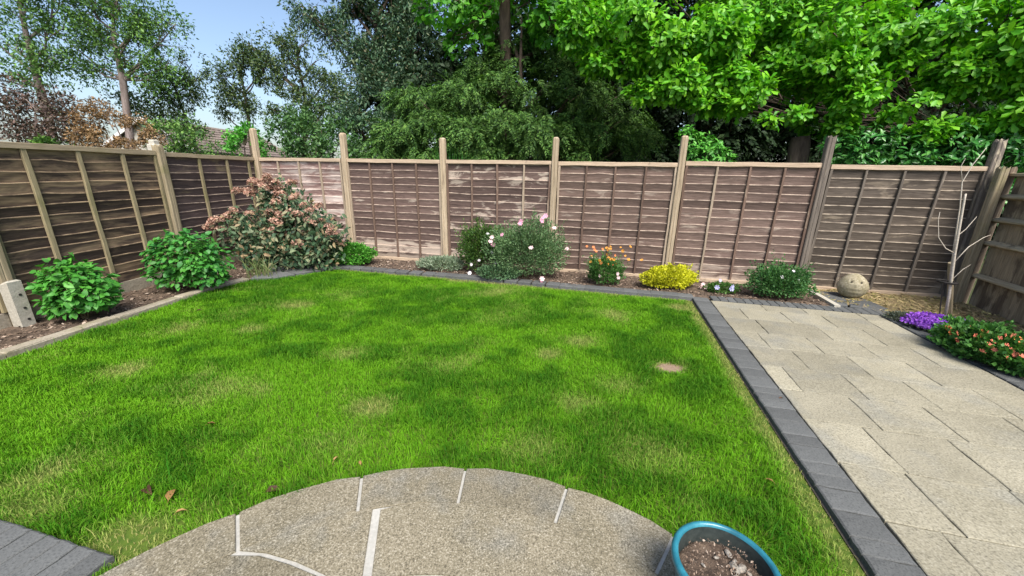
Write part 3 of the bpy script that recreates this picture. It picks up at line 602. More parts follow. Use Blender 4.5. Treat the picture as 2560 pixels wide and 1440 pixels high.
def small(name, loc, w_, d_, h, n, L, asp, mat, label, cat_, seed, lob=.3, up=.5, shell=.5, tpl=RHOMB, stm=8, lowcut=-.8, shoots=0, sl_=.12):
    o = empty(name, loc); tag(o, label, cat_)
    if stm: stems(o, stm, w_ * .8, d_ * .8, h, STEM, .005)
    P, v = dome(n, w_, d_, h, lob, shell, seed, lowcut); P[:, 2] = np.maximum(P[:, 2], .004); ax = v + UP * up + rng.normal(0, .5, P.shape); nr = v * .5 + UP * .6 + rng.normal(0, .5, P.shape); Ls = L * (.6 + .7 * rng.random(len(P)))
    if shoots:
        k = np.argsort(-(v[:, 2] + .5 * rng.random(len(v))))[:len(v) // 2]; k = rng.permutation(k)[:shoots]; d0 = norm(v[k] * np.array((1, 1, .5)) + UP * .7 + rng.normal(0, .3, (len(k), 3))); t = np.linspace(0, 1, 14)
        S = P[k][:, None] + d0[:, None] * (t[None] * (sl_ * (.4 + .9 * rng.random((len(k), 1)))))[..., None]; S = S.reshape(-1, 3) + rng.normal(0, L * .25, (len(k) * 14, 3)); a2 = np.repeat(d0, 14, 0) * .6 + rng.normal(0, .6, S.shape)
        P = np.r_[P, S]; ax = np.r_[ax, a2]; nr = np.r_[nr, UP + rng.normal(0, .6, S.shape)]; Ls = np.r_[Ls, L * (.5 + .6 * rng.random(len(S)))]
    tag(leafmesh('foliage', P, ax, nr, Ls, Ls * asp, tpl, mat, o), kind='stuff'); return o
def gm(name, a, b, c, tr=.25): return leaf_mat(name, [(0, a), (.5, b), (1, c)], .55, tr)
small('parsley_mound', (-2.86, 6.56, .02), .84, .5, .37, 5200, .042, .62, gm('leaf_bright', (.05, .20, .02), (.08, .28, .03), (.13, .36, .05)), 'bright green rounded mound plant right of the dried hydrangea', 'plant', 3, .22, .4, shoots=50, sl_=.05)
small('silvery_plant', (-1.20, 6.30, .02), .78, .42, .22, 3600, .045, .34, gm('leaf_silver', (.12, .18, .11), (.22, .29, .19), (.34, .40, .29)), 'low silvery grey plant at the foot of a pale post', 'plant', 4, .3, .9)
def flowers(root, locs, r, mats, name='flower', petals=6, cup=.35):
    mes = []
    for m in mats:
        V, F = [(0, 0, 0)], []
        for k in range(petals):
            a = 6.283 * k / petals; b = 6.283 / petals * .46
            for (rr, da, z) in ((.45, -b, cup * .3), (1.0, -b * .75, cup * .8), (1.08, 0, cup * .7), (1.0, b * .75, cup * .8), (.45, b, cup * .3)): V.append((rr * math.cos(a + da), rr * math.sin(a + da), z + .08 * math.sin(k * 2.4)))
            i = 1 + k * 5; F += [(0, i, i + 4), (i, i + 1, i + 2), (i, i + 2, i + 4), (i + 4, i + 2, i + 3)]
        me = bpy.data.meshes.new(name); me.from_pydata(V, [], F); me.materials.append(m); mes.append(me)
    for q in locs:
        f = bpy.data.objects.new(name, random.choice(mes)); col.objects.link(f); f.parent = root; f.location = q[:3]; s_ = r * random.uniform(.8, 1.25); f.scale = (s_, s_, s_)
        f.rotation_euler = (R(60) + random.uniform(-.5, .4), 0, random.uniform(-.7, .7))
def pm(name, c, c2): return leaf_mat(name, [(0, c), (1, c2)], .6, .25, ttint=(1, .9, .9))
PINK = pm('petal_pink', (.62, .22, .36), (.75, .42, .52)); WHITE = pm('petal_white', (.72, .68, .70), (.8, .76, .78)); ORNG = pm('petal_orange', (.70, .16, .05), (.80, .30, .10)); AMBER = pm('petal_amber', (.62, .24, .03), (.75, .36, .06)); CORAL = pm('petal_coral', (.72, .14, .09), (.80, .28, .18)); LILAC = pm('petal_lilac', (.36, .36, .68), (.55, .54, .78)); BLUSH = pm('petal_blush', (.70, .45, .47), (.78, .60, .60))
o = small('dark_shrub', (-.50, 6.16, .02), .78, .50, .80, 7500, .042, .42, gm('leaf_dark_heath', (.025, .075, .012), (.05, .12, .02), (.10, .18, .03)), 'dark green fine leaved shrub touching the pink flowered bush', 'shrub', 5, .5, .8, .7, shoots=90, sl_=.16)
flowers(o, [(.17, -.24, .40), (-.03, -.27, .27), (-.16, -.26, .20), (.22, -.24, .22), (-.18, -.27, .06), (.2, -.22, .62), (.1, -.2, .68)], .026, [WHITE, WHITE, BLUSH])
o = small('flowering_bush', (.22, 5.86, .02), 1.20, .62, .90, 15000, .038, .42, gm('leaf_grey_green', (.055, .115, .045), (.10, .19, .075), (.18, .28, .12)), 'large grey green bush dotted with pink flowers', 'bush', 6, .42, .6, .75, stm=16, shoots=150, sl_=.16)
flowers(o, [(.22, -.12, .97), (.26, -.10, 1.0), (.20, -.14, .93), (-.10, -.16, .92), (-.12, -.18, .88), (-.38, -.2, .72), (-.54, -.1, .66), (-.56, -.12, .60), (-.52, -.14, .56), (.05, -.31, .55), (.62, -.05, .50), (.40, -.1, .82)], .034, [PINK, PINK, BLUSH])
small('trailing_plant', (-.20, 5.74, .03), .62, .30, .22, 2600, .036, .45, gm('leaf_grey_trail', (.045, .11, .05), (.09, .18, .085), (.15, .24, .12)), 'low trailing green plant in front of the pink flowered bush on the edging', 'plant', 7, .4, .5)
o = empty('fallen_bloom', (.44, 5.53, .055)); tag(o, 'single pink bloom lying on the grey edging by the flowered bush', 'flower'); flowers(o, [(0, 0, .02), (.01, 0, .05)], .038, [BLUSH, PINK], 'petals')
o = small('orange_plant', (1.40, 5.60, .02), .50, .40, .40, 3600, .036, .5, gm('leaf_mid', (.03, .10, .02), (.055, .15, .03), (.09, .21, .04)), 'upright green plant topped with amber orange flower sprays', 'plant', 8, .5, .8, shoots=60, sl_=.18)
flowers(o, [(random.gauss(.06, .17), random.uniform(-.12, .08), random.uniform(.30, .60)) for _ in range(34)], .020, [AMBER, ORNG, AMBER]); flowers(o, [(.16, -.2, .16), (.14, -.2, .22), (-.12, -.2, .18)], .026, [BLUSH])
small('yellow_plant', (2.34, 5.46, .02), .78, .42, .33, 6500, .032, .7, gm('leaf_yellow', (.34, .36, .010), (.56, .56, .02), (.68, .66, .05), .3), 'bright yellow rounded plant in front of a pale split post', 'plant', 9, .38, .6, shoots=60, sl_=.06)
o = small('bellflower_plant', (3.06, 5.30, .02), .46, .26, .13, 1500, .034, .5, gm('leaf_low', (.04, .11, .02), (.07, .16, .03), (.11, .21, .05)), 'small low plant with pale lilac flowers between the yellow plant and the green clump', 'plant', 10, .35, .6)
flowers(o, [(.06, -.12, .12), (.05, -.13, .09), (-.14, -.1, .10), (-.05, .02, .17)], .030, [LILAC]); flowers(o, [(random.uniform(-.30, .1), random.uniform(.0, .14), random.uniform(.03, .12)) for _ in range(12)], .024, [BLUSH])
o = small('leafy_clump', (3.70, 5.06, .02), .80, .44, .44, 6200, .036, .6, gm('leaf_clump', (.03, .11, .03), (.06, .17, .045), (.11, .23, .07)), 'leafy green clump with small white flowers left of the grey fence post', 'plant', 11, .55, .7, .7, shoots=80, sl_=.16)
flowers(o, [(.05, -.12, .42), (-.1, -.14, .34), (.1, -.18, .30)], .022, [WHITE])
AUBL = gm('leaf_aubrieta', (.05, .07, .05), (.09, .11, .08), (.13, .15, .11)); VIO = pm('petal_violet', (.24, .06, .52), (.40, .14, .70))
o = small('purple_plant', (4.80, 3.98, .02), .66, .50, .12, 2400, .026, .55, AUBL, 'spreading cushion of vivid purple flowers at the patio edge', 'plant', 12, .3, .5, stm=0)
P, v = dome(3400, .66, .50, .145, .3, .18, 12, .05); tag(leafmesh('blossom', P, sph(len(P)) + v * .2, v + UP + rng.normal(0, .3, P.shape), .026, .026, RHOMB, VIO, o), kind='stuff')
small('grey_cushion', (4.66, 4.24, .02), .36, .28, .10, 1800, .024, .4, AUBL, 'small dull grey green cushion plant beside the purple flowers', 'plant', 13, .3, .6, stm=0)
o = small('coral_plant', (4.46, 3.22, .02), .62, .95, .30, 6500, .042, .72, gm('leaf_coral_plant', (.03, .11, .02), (.055, .17, .03), (.10, .25, .05)), 'bushy green plant with coral orange flowers in the corner bed by the patio', 'plant', 14, .4, .6, shoots=60, sl_=.08)
P, v = dome(200, .60, .95, .31, .25, .05, 14, .0); k = np.argsort(P[:, 0] * .9 + P[:, 1] * .5 - P[:, 2])[:110]; k = rng.permutation(k)[:44]
flowers(o, [tuple(P[i] * 1.02) for i in k], .021, [CORAL, ORNG, CORAL])
# strappy grass at the kerb end
o = empty('strappy_plant', (-3.82, 5.62, .02)); tag(o, 'thin tuft of pale strappy leaves and dry stalks at the end of the kerb', 'plant')
STR = leaf_mat('strap_leaf', [(0, (.12, .20, .05)), (.6, (.22, .28, .10)), (1, (.34, .32, .18))], .5, .3); parts = []
for i in range(46):
    a = random.uniform(0, 6.283); l = random.uniform(.18, .42); e = random.uniform(.15, .6); x0 = random.gauss(0, .10); y0 = random.gauss(0, .06); wv = random.uniform(.003, .006); q = [(x0 + math.cos(a) * l * e * t * t, y0 + math.sin(a) * l * e * t * t, l * (t - .35 * e * t * t)) for t in (0, .4, .75, 1)]
    parts.append(tube(q, [wv, wv, wv * .7, .001], 3, False))
V, F = cat(parts); mk('straps', V, F, STR, o)

# ------------------------------------------------------------------ garden objects
# owl
bm = bmesh.new(); bmesh.ops.create_uvsphere(bm, u_segments=56, v_segments=36, radius=1)
for v in bm.verts:
    x, y, z = v.co; zz = z * .178 + .166; wx = .168 * (1 - .16 * max(z, 0)) * (1 + .05 * (1 - abs(z))); wy = .15
    if z < -.55: zz = max(zz, .004 + .03 * (z + 1))
    X, Y = x * wx, y * wy
    for ex in (-.052, .052):                       # eye sockets with a raised ring
        dd = math.hypot(X - ex, zz - .248)
        if Y < 0: Y += .012 * math.exp(-(dd / .016) ** 2) - .007 * math.exp(-((dd - .030) / .010) ** 2)
    if Y < 0: Y -= .013 * math.exp(-((X / .011) ** 2 + ((zz - .212) / .026) ** 2))
    if Y < 0: Y += .004 * math.sin(zz * 110) * math.exp(-((X / .07) ** 2)) * (zz < .18)
    v.co = (X, Y, zz)
me = bpy.data.meshes.new('stone_owl'); bm.to_mesh(me); bm.free(); ow = empty('stone_owl', (4.74, 5.10, .042), R(-28)); tag(ow, 'round sand coloured stone owl ornament in front of the dark grey fence panel', 'statue'); link('body', me, OWL, ow, True)
EYE = M('owl_eye').done((.10, .085, .06), .9)
for ex in (-.052, .052):
    th = math.asin(max(-1, min(1, ex / .17))); V, F = tube([(ex, -.122, .249), (ex, -.133, .249)], [.012, .010], 12); mk('eye', V, F, EYE, ow)
# bare sapling, stake, tie
SAPB = M('sapling_bark'); SAPB = SAPB.done(SAPB.ramp(SAPB.noise(9, 4, SAPB.coord((3, 3, 12))), [(.3, (.36, .31, .25)), (.7, (.58, .53, .45))]), .85)
o = empty('bare_sapling', (5.18, 4.26, 0)); tag(o, 'leafless young tree tied to a stake in the corner bed', 'sapling')
V, F = tube([(0, 0, -.05), (-.08, -.01, .35), (-.20, -.02, .85), (-.33, -.04, 1.45), (-.335, -.04, 1.50)], [.017, .0145, .0125, .010, .008], 8); mk('trunk', V, F, SAPB, o, True)
for q, r_ in (([(-.13, -.01, .5), (-.22, .0, .95), (-.30, .0, 1.35), (-.36, .01, 1.62), (-.30, .02, 1.80), (-.22, .02, 1.97)], .008), ([(-.20, -.02, .85), (-.30, .0, .90), (-.42, .0, 1.02), (-.48, .01, 1.22), (-.49, .01, 1.30)], .006), ([(-.17, -.02, .75), (-.05, .0, .92), (.08, .0, 1.03), (.16, .01, 1.06)], .006),
              ([(-.25, -.03, 1.05), (-.15, 0, 1.12), (-.08, 0, 1.26)], .005), ([(-.12, -.02, .55), (-.02, 0, .66), (.05, 0, .72)], .005), ([(-.36, .01, 1.62), (-.42, .02, 1.78), (-.40, .02, 1.86)], .004)):
    V, F = tube(q, [r_ * (1 - .7 * i / (len(q) - 1)) for i in range(len(q))], 5); mk('branch', V, F, SAPB, o, True)
o = mk('tree_stake', *tube([(.20, .03, -.08), (.02, .0, .40), (-.06, -.01, .60), (-.10, -.02, .72)], [.030, .027, .027, .030], 8), W_POSTM); o.location = (5.20, 4.36, 0); tag(o, 'short leaning timber stake behind the bare sapling', 'stake')
TIE = M('rubber_tie').done((.025, .022, .02), .6); o = mk('tree_tie', *cat([tube([(-.10 + .075 * math.cos(t), .03 + .085 * math.sin(t), .5) for t in np.linspace(0, 6.283, 15)], [.014] * 15, 6), tube([(-.14, .02, .5), (-.12, .0, .25), (-.10, -.03, .04)], [.008, .007, .005], 5)]), TIE); o.location = (5.18, 4.27, 0); tag(o, 'dark rubber tie looped round the sapling and its stake', 'tie')
# board on edge between bed and slate, stack of old stones, pot
V, F = box(-.36, .36, -.035, .035, -.03, .072); V[:, 2] += V[:, 0] * .01; o = mk('timber_offcut', V, F, CONCW); o.location = (4.285, 5.01, 0); o.rotation_euler = (0, 0, math.atan2(.70, .15)); tag(o, 'narrow pale weathered edging board between the leafy clump and the slate slabs', 'board')
o = empty('stone_stack', (-3.55, 6.55, .02), R(-8)); tag(o, 'low stack of flat weathered grey stones beside the bright green mound', 'stones')
for k, (a, b, z0, z1, sx) in enumerate(((.22, .12, .0, .05, 0), (.20, .13, .053, .085, .02), (.17, .10, .088, .118, -.02))):
    V, F = prism(ngon_ccw(wob_rect(lambda x, y: (x + sx, y), -a, a, -b, b, 3, .014)), z0, z1, .008, wob=.02); mk('stone', V, F, DRIFT, o)
o = mk('loose_slate', *prism(ngon_ccw([(-.12, -.05), (.1, -.07), (.15, .03), (-.05, .07)]), 0, .03, .006), SLATE); o.location = (-3.86, 6.02, .045); tag(o, 'loose flat grey stone lying under the dried hydrangea', 'stone')
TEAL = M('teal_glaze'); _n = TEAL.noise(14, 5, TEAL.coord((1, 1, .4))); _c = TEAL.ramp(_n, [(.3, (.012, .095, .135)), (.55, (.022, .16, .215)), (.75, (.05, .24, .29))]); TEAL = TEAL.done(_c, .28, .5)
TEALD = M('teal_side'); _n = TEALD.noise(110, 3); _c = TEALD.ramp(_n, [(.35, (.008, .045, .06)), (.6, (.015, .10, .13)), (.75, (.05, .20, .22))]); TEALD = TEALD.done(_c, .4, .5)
GRIME = M('pot_inside'); _n = GRIME.noise(30, 5); GRIME = GRIME.done(GRIME.ramp(_n, [(.3, (.015, .022, .022)), (.7, (.045, .055, .05))]), .7)
def lathe(pr, n=72, squash=1.0):
    V = [(r * math.cos(2 * math.pi * k / n), r * math.sin(2 * math.pi * k / n) * squash, z) for r, z in pr for k in range(n)]
    return V, [(i * n + k, i * n + (k + 1) % n, (i + 1) * n + (k + 1) % n, (i + 1) * n + k) for i in range(len(pr) - 1) for k in range(n)]
po = empty('plant_pot', (.775, 1.01, .04)); tag(po, 'round teal glazed plant pot filled with bare soil at the edge of the round patio', 'plant pot')
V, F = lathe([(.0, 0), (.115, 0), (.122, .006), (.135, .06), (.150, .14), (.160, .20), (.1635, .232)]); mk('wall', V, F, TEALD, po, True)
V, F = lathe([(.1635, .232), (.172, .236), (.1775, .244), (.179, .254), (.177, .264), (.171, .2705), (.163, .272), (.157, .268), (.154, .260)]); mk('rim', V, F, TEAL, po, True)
V, F = lathe([(.154, .260), (.151, .22), (.146, .16), (.14, .12)]); mk('inner_wall', V, F, GRIME, po, True)
n = 46; V, F = [(0, 0, .205)], []
for i in range(1, 15):
    for k in range(n):
        r = .1515 * i / 14; a = 2 * math.pi * k / n; x, y = r * math.cos(a), r * math.sin(a)
        V.append((x, y, .203 + .020 * float(fbm(x * 26 + 4, y * 26 + 8)) + .010 * float(vn(x * 90, y * 90)) - .018 - (.012 if i == 14 else 0)))
for k in range(n): F.append((0, 1 + k, 1 + (k + 1) % n))
for i in range(13):
    for k in range(n): a, b = 1 + i * n + k, 1 + i * n + (k + 1) % n; F.append((a, a + n, b + n, b))
mk('potting_soil', V, F, SOIL, po, True)
V_, F_ = [], []
for q, s_ in (((.058, .030), .020), ((.070, .052), .012), ((.018, -.035), .014), ((.046, .0), .009), ((.066, .086), .014), ((.012, .07), .008), ((.10, .01), .011), ((.03, -.06), .012), ((-.05, .04), .007), ((.085, .03), .017)):
    bm = bmesh.new(); bmesh.ops.create_icosphere(bm, subdivisions=2, radius=1)
    for v in bm.verts: v.co = Vector((v.co.x * s_ * 1.35, v.co.y * s_ * .8, v.co.z * s_ * .55)) * (1 + random.uniform(-.12, .12))
    me = bpy.data.meshes.new('pebble'); bm.to_mesh(me); bm.free(); pb = link('pebble', me, PEBBLE, po, False); pb.location = (q[0], q[1], .208); pb.rotation_euler = (.2, .1, random.uniform(0, 3))
st = chips('soil_crumbs', [(.775 + .14 * math.cos(t), 1.01 + .14 * math.sin(t)) for t in np.linspace(0, 6.2, 20)], 900, .240, .002, .0065, CHIP, None, .8)
st.data.transform(Matrix.Translation((-.775, -1.01, -.030))); st.parent = po
# fallen leaves
DEAD = [leaf_mat('dead_leaf_tan', [(0, (.26, .14, .05)), (1, (.36, .22, .09))], .7, .2, 'object'), leaf_mat('dead_leaf_dark', [(0, (.05, .022, .012)), (1, (.10, .045, .02))], .7, .1, 'object')]
def dead(x, y, L, wdt, rz, k, lab, z=.035):
    t = OVAL[0].copy(); t[:, 2] = t[:, 2] * 2.2 + .10 * np.abs(t[:, 1]); V = t * np.array((L, wdt, L)); V[:, 0] -= L / 2; V2 = V.copy(); V2[:, 2] -= .0012; F = OVAL[1].tolist()
    parts = [(V, F), tube([(-L / 2, 0, 0), (-L * .75, .004, -.004), (-L * .95, .0, -.012)], [.0016, .0014, .0012], 4)]
    v_, f_ = cat(parts); o = mk('fallen_leaf', v_, f_, DEAD[k], None, True); o.location = (x, y, z); o.rotation_euler = (random.uniform(-.3, .3), random.uniform(-.5, -.1), rz); tag(o, lab, 'leaf', 'fallen leaves on the lawn')
dead(-1.70, 1.53, .075, .042, 1.9, 0, 'curled tan leaf standing in the grass left of the round patio'); dead(-1.57, 1.43, .045, .022, .6, 0, 'small tan leaf scrap close to the round patio edge'); dead(-1.21, 1.57, .075, .05, .3, 1, 'dark brown leaf lying against the round patio rim', .03)
dead(-1.84, 1.55, .08, .045, -.6, 1, 'dark shrivelled leaf beside the curled tan leaf'); dead(-.99, 1.80, .035, .02, 1.2, 0, 'tiny tan leaf curl above the round patio rim'); dead(-.84, 1.77, .032, .018, 2.2, 0, 'tiny pale leaf scrap above a white patio joint'); dead(-1.93, 2.09, .05, .012, .4, 0, 'thin straw coloured leaf out on the lawn')
dead(-3.62, 4.12, .06, .03, .5, 1, 'dark leaf on the lawn near the kerb'); dead(1.43, 1.70, .045, .009, 2.4, 0, 'thin pale leaf near the block border')
dead(2.03, 2.50, .04, .012, .2, 1, 'thin dark leaf scrap on the block border', .045)

# ------------------------------------------------------------------ trees and bushes beyond the fence
def limbs(root, base, cl, mat, r0, off, fork=.45, sides=7, name='trunk', twigs=0, bend=.25, lr=1.0):
    """a trunk from the ground, with one limb to each foliage mass"""
    base = np.array(base, float); cl = np.array(cl); top = cl[:, :3].mean(0); top[2] = cl[:, 2].max() * .97
    hf = base[2] + (cl[:, 2].min() - base[2]) * fork + .2; F1 = base + (top - base) * (hf - base[2]) / (top[2] - base[2])
    tp = [base, base + (F1 - base) * .5 + np.array((.06, .0, 0)), F1, F1 + (top - F1) * .5 + rng.normal(0, .12, 3), top]
    mk(name, *tube([q - off for q in tp], [r0 * 1.15, r0, r0 * .85, r0 * .5, r0 * .08], sides + 2), mat, root, True)
    parts = []
    for c in cl:
        hd = np.hypot(c[0] - F1[0], c[1] - F1[1]); a = F1 + (top - F1) * max(0, min(.8, (c[2] - .95 * hd - F1[2]) / max(.1, top[2] - F1[2]))); e = c[:3]; m = a + (e - a) * .5 + np.array((0, 0, -bend * .5 * np.linalg.norm(e - a) * .3)) + rng.normal(0, .06, 3)
        parts.append(tube([a - off, m - off, e - off], [r0 * .38 * lr, r0 * .26 * lr, r0 * .10 * lr], 5, False))
        for k in range(twigs):
            d = sph(1)[0]; d[2] = abs(d[2]) * .6 + .1; st_ = m + (e - m) * rng.random(); en = e + d * c[3] * (.6 + .5 * rng.random()); md = (st_ + en) / 2 + rng.normal(0, .08, 3)
            parts.append(tube([st_ - off, md - off, en - off], [r0 * .13, r0 * .09, r0 * .03], 4, False))
    V, F = cat(parts); mk('limbs', V, F, mat, root, True)
def whorls(P, d, k, L, up=.35):
    n = len(P); ax0 = norm(d + UP * up + rng.normal(0, .35, P.shape)); a, s, b = frames(ax0, rng.normal(size=P.shape))
    th = (np.arange(k)[None] + rng.random((n, 1))) * (6.283 / k) + rng.normal(0, .25, (n, k)); el = .25 + .55 * rng.random((n, k))
    dirs = (s[:, None] * np.cos(th)[..., None] + b[:, None] * np.sin(th)[..., None]) * np.cos(el)[..., None] + a[:, None] * np.sin(el)[..., None] + np.array((0, 0, -.25))
    pos = np.repeat(P[:, None], k, 1) + rng.normal(0, L * .22, (n, k, 3)); nr = np.repeat(a[:, None], k, 1) + UP * .5 + rng.normal(0, .25, (n, k, 3))
    return pos.reshape(-1, 3), dirs.reshape(-1, 3), nr.reshape(-1, 3)
FIG=[(3.30,7.75,3.05,0.30),(4.40,7.6,3.15,.34),(4.75,7.8,2.75,.26),(5.2,7.7,2.85,.26),(5.95,7.5,2.62,.28),(6.7,7.3,2.60,.28),(7.15,7.1,2.50,.30),(2.30,8.0,3.15,.28),(1.55,8.3,3.75,.35),(8.4,6.6,2.45,.35),(1.21,8.50,4.41,0.70),(2.27,8.20,4.46,0.80),(2.08,8.30,3.76,0.50),(2.63,8.00,3.95,0.70),(3.01,7.80,3.32,0.55),(2.65,8.00,3.26,0.40),(3.57,8.00,4.09,0.80),(3.88,7.80,3.40,0.50),(4.08,7.60,2.87,0.35),(3.69,7.70,2.95,0.35),(4.66,8.50,4.53,0.90),(5.01,8.20,3.78,0.60),(5.36,8.00,3.30,0.50),(5.49,8.00,4.32,0.90),(5.66,7.60,3.52,0.60),(5.91,7.40,3.03,0.50),(6.44,7.80,4.14,0.90),(6.63,7.40,3.42,0.60),(6.86,7.20,2.95,0.50),(6.52,7.50,2.93,0.40),(7.11,7.40,4.03,0.90),(7.45,7.20,3.39,0.60),(7.68,7.00,2.87,0.45),(7.85,7.20,4.10,0.90),(8.13,7.00,3.42,0.60),(8.23,6.90,2.69,0.50),(5.71,8.30,2.75,0.30),(6.31,8.00,2.58,0.30),(8.02,6.90,2.37,0.30),(7.60,7.20,2.59,0.35),(8.03,6.80,3.81,0.80),(8.32,6.60,2.93,0.60)]
BROAD2=[(-1.65,10.00,5.16,0.60),(-0.84,10.00,4.86,0.60),(0.06,9.80,5.04,0.70),(0.76,9.60,4.76,0.50),(-1.33,10.20,4.51,0.35),(1.30,9.50,4.36,0.35),(-0.40,10.00,5.78,0.90),(0.90,9.70,5.68,0.90),(-1.51,10.40,6.09,0.90)]
YEW=[(-2.71,9.60,2.51,0.50),(-1.98,9.80,2.80,0.60),(-1.08,9.40,2.52,0.60),(-0.26,9.50,2.71,0.60),(0.57,9.30,2.54,0.55),(1.33,9.60,2.67,0.50),(2.13,9.40,2.57,0.45),(3.00,9.80,2.54,0.40),(-2.34,10.20,3.30,0.60),(-1.33,10.00,3.37,0.65),(-0.38,10.20,3.60,0.65),(0.48,10.00,3.40,0.60),(1.42,10.00,3.59,0.55),(2.30,10.00,3.35,0.50),(-1.10,10.60,4.20,0.60),(-0.01,10.60,4.39,0.65),(1.06,10.40,4.19,0.55),(1.94,10.50,4.31,0.50),(-0.43,11.00,5.11,0.70),(0.88,11.00,5.13,0.70),(-3.12,9.60,2.06,0.50),(-2.10,9.30,2.01,0.40),(-0.69,9.10,1.99,0.35),(0.40,9.10,1.99,0.35),(1.68,9.20,1.99,0.35),(2.83,10.40,3.06,0.40)]
EUC=[(-6.50,13.50,6.33,0.60),(-5.82,13.50,5.92,0.70),(-4.97,13.30,6.18,0.80),(-4.71,13.00,5.15,0.80),(-3.94,13.00,5.79,0.90),(-3.97,12.80,4.58,0.80),(-3.05,12.80,5.94,0.90),(-2.94,12.60,4.97,0.80),(-4.40,12.50,3.87,0.70),(-3.46,12.50,3.78,0.80),(-4.76,12.00,3.03,0.60),(-3.84,12.00,2.94,0.70),(-2.70,12.40,4.09,0.70),(-3.39,13.00,6.99,1.00),(-5.32,13.50,7.07,0.90)]
UND=[(-4.96,11.50,2.44,0.60),(-6.13,11.80,2.50,0.60),(-6.94,12.00,2.56,0.50),(-4.00,11.00,2.21,0.60),(-5.11,11.00,2.04,0.40),(-6.51,12.20,3.02,0.40),(-5.79,12.20,3.04,0.50),(-6.3,11.6,1.9,.5),(-4.6,11.2,1.6,.6)]
T1=[(-17.96,16.00,6.78,1.20),(-17.25,16.00,6.29,1.30),(-18.62,16.00,5.75,1.00),(-17.75,16.00,5.24,1.00),(-17.08,16.50,7.23,1.20),(-18.70,16.00,4.68,0.60),(-19.62,16.00,6.25,1.30),(-17.24,16.00,8.02,1.40)]
T2=[(-16.55,17.00,7.28,1.20),(-15.28,17.00,7.44,1.10),(-16.02,16.80,6.29,1.20),(-14.87,17.00,6.64,1.20),(-14.19,17.00,6.24,1.00),(-17.31,16.80,6.13,0.90),(-15.45,17.00,5.66,1.10),(-13.92,17.00,5.41,0.80),(-16.78,16.80,5.31,0.90),(-14.51,17.30,7.29,0.90),(-13.63,17.50,7.10,0.60),(-15.02,17.00,8.34,1.30),(-16.88,17.00,8.19,1.20),(-14.51,17.00,4.97,0.80)]
T3=[(-13.69,18.00,5.80,0.60),(-14.16,18.00,5.19,0.80),(-15.31,18.00,4.70,0.80),(-14.56,17.80,4.21,0.70),(-13.96,18.00,4.57,0.60),(-15.51,17.80,3.88,0.70),(-16.33,17.80,4.02,0.60),(-14.41,17.60,3.40,0.60),(-13.77,17.80,3.11,0.50),(-13.24,18.00,5.51,0.40),(-16.72,17.80,4.49,0.50)]
T4=[(-13.80,20.00,5.79,0.80),(-12.95,20.00,6.30,0.80),(-12.31,20.00,5.64,0.70),(-13.59,20.00,4.93,0.80),(-12.91,20.00,4.42,0.70),(-14.11,20.00,4.22,0.50),(-11.85,20.00,6.16,0.60),(-12.67,20.00,6.80,0.50)]
T5=[(-11.21,20.50,7.30,0.90),(-10.26,20.50,7.31,0.90),(-12.25,20.50,6.78,0.70),(-11.40,20.50,6.11,1.00),(-9.80,20.50,6.48,0.90),(-10.59,20.20,5.20,1.00),(-9.10,20.50,5.98,0.80),(-11.75,20.00,4.44,0.80),(-9.50,20.20,4.69,0.90),(-8.55,20.40,5.27,0.80),(-12.80,20.60,7.30,0.50),(-8.09,20.00,4.33,0.80),(-10.17,19.80,3.91,0.90)]
BRN=[(-14.96,12.50,3.68,0.50),(-14.47,12.50,3.36,0.60),(-15.12,12.30,2.88,0.70),(-13.94,12.30,2.79,0.60),(-14.63,12.20,2.55,0.50),(-13.73,12.60,3.39,0.40),(-13.37,12.30,2.69,0.50)]
ORB=[(-12.80,12.40,2.94,0.45),(-12.13,12.30,2.82,0.45),(-11.35,12.20,2.66,0.40),(-10.93,12.20,2.44,0.30),(-12.78,12.00,2.39,0.35),(-12.20,12.00,2.35,0.35),(-11.50,12.00,2.31,0.30),(-12.66,12.60,3.30,0.30)]
GB=[(-7.89,11.60,2.29,0.40),(-7.64,11.70,2.46,0.35),(-8.16,11.60,2.12,0.30),(-7.41,11.50,2.08,0.30),(-7.78,11.80,2.68,0.22),(-7.8,11.6,1.7,.45)]
LAU=[(5.93,7.30,2.14,0.30),(6.39,7.30,2.28,0.35),(6.84,7.20,2.15,0.35),(7.27,7.20,2.32,0.35),(7.59,7.00,2.18,0.35),(7.93,6.90,2.09,0.30),(8.12,6.70,2.17,0.30),(6.17,7.20,2.00,0.25),(6.97,7.00,1.97,0.25),(7.52,6.80,1.95,0.20),(8.01,6.50,1.98,0.20)]
IVY=[(3.31,7.40,2.13,0.25),(3.56,7.30,2.06,0.20),(3.18,7.50,2.30,0.18),(3.75,7.20,1.92,0.15),(3.39,7.20,1.95,0.20)]
L_FIG = leaf_mat('leaf_broad_lime', [(0, (0.060, 0.257, 0.011)), (.5, (0.114, 0.365, 0.015)), (1, (0.204, 0.486, 0.021))], .42, .32)
L_FIGO = leaf_mat('leaf_broad_lime_single', [(0, (0.096, 0.324, 0.012)), (.5, (0.156, 0.419, 0.018)), (1, (0.252, 0.540, 0.024))], .42, .32, 'object')
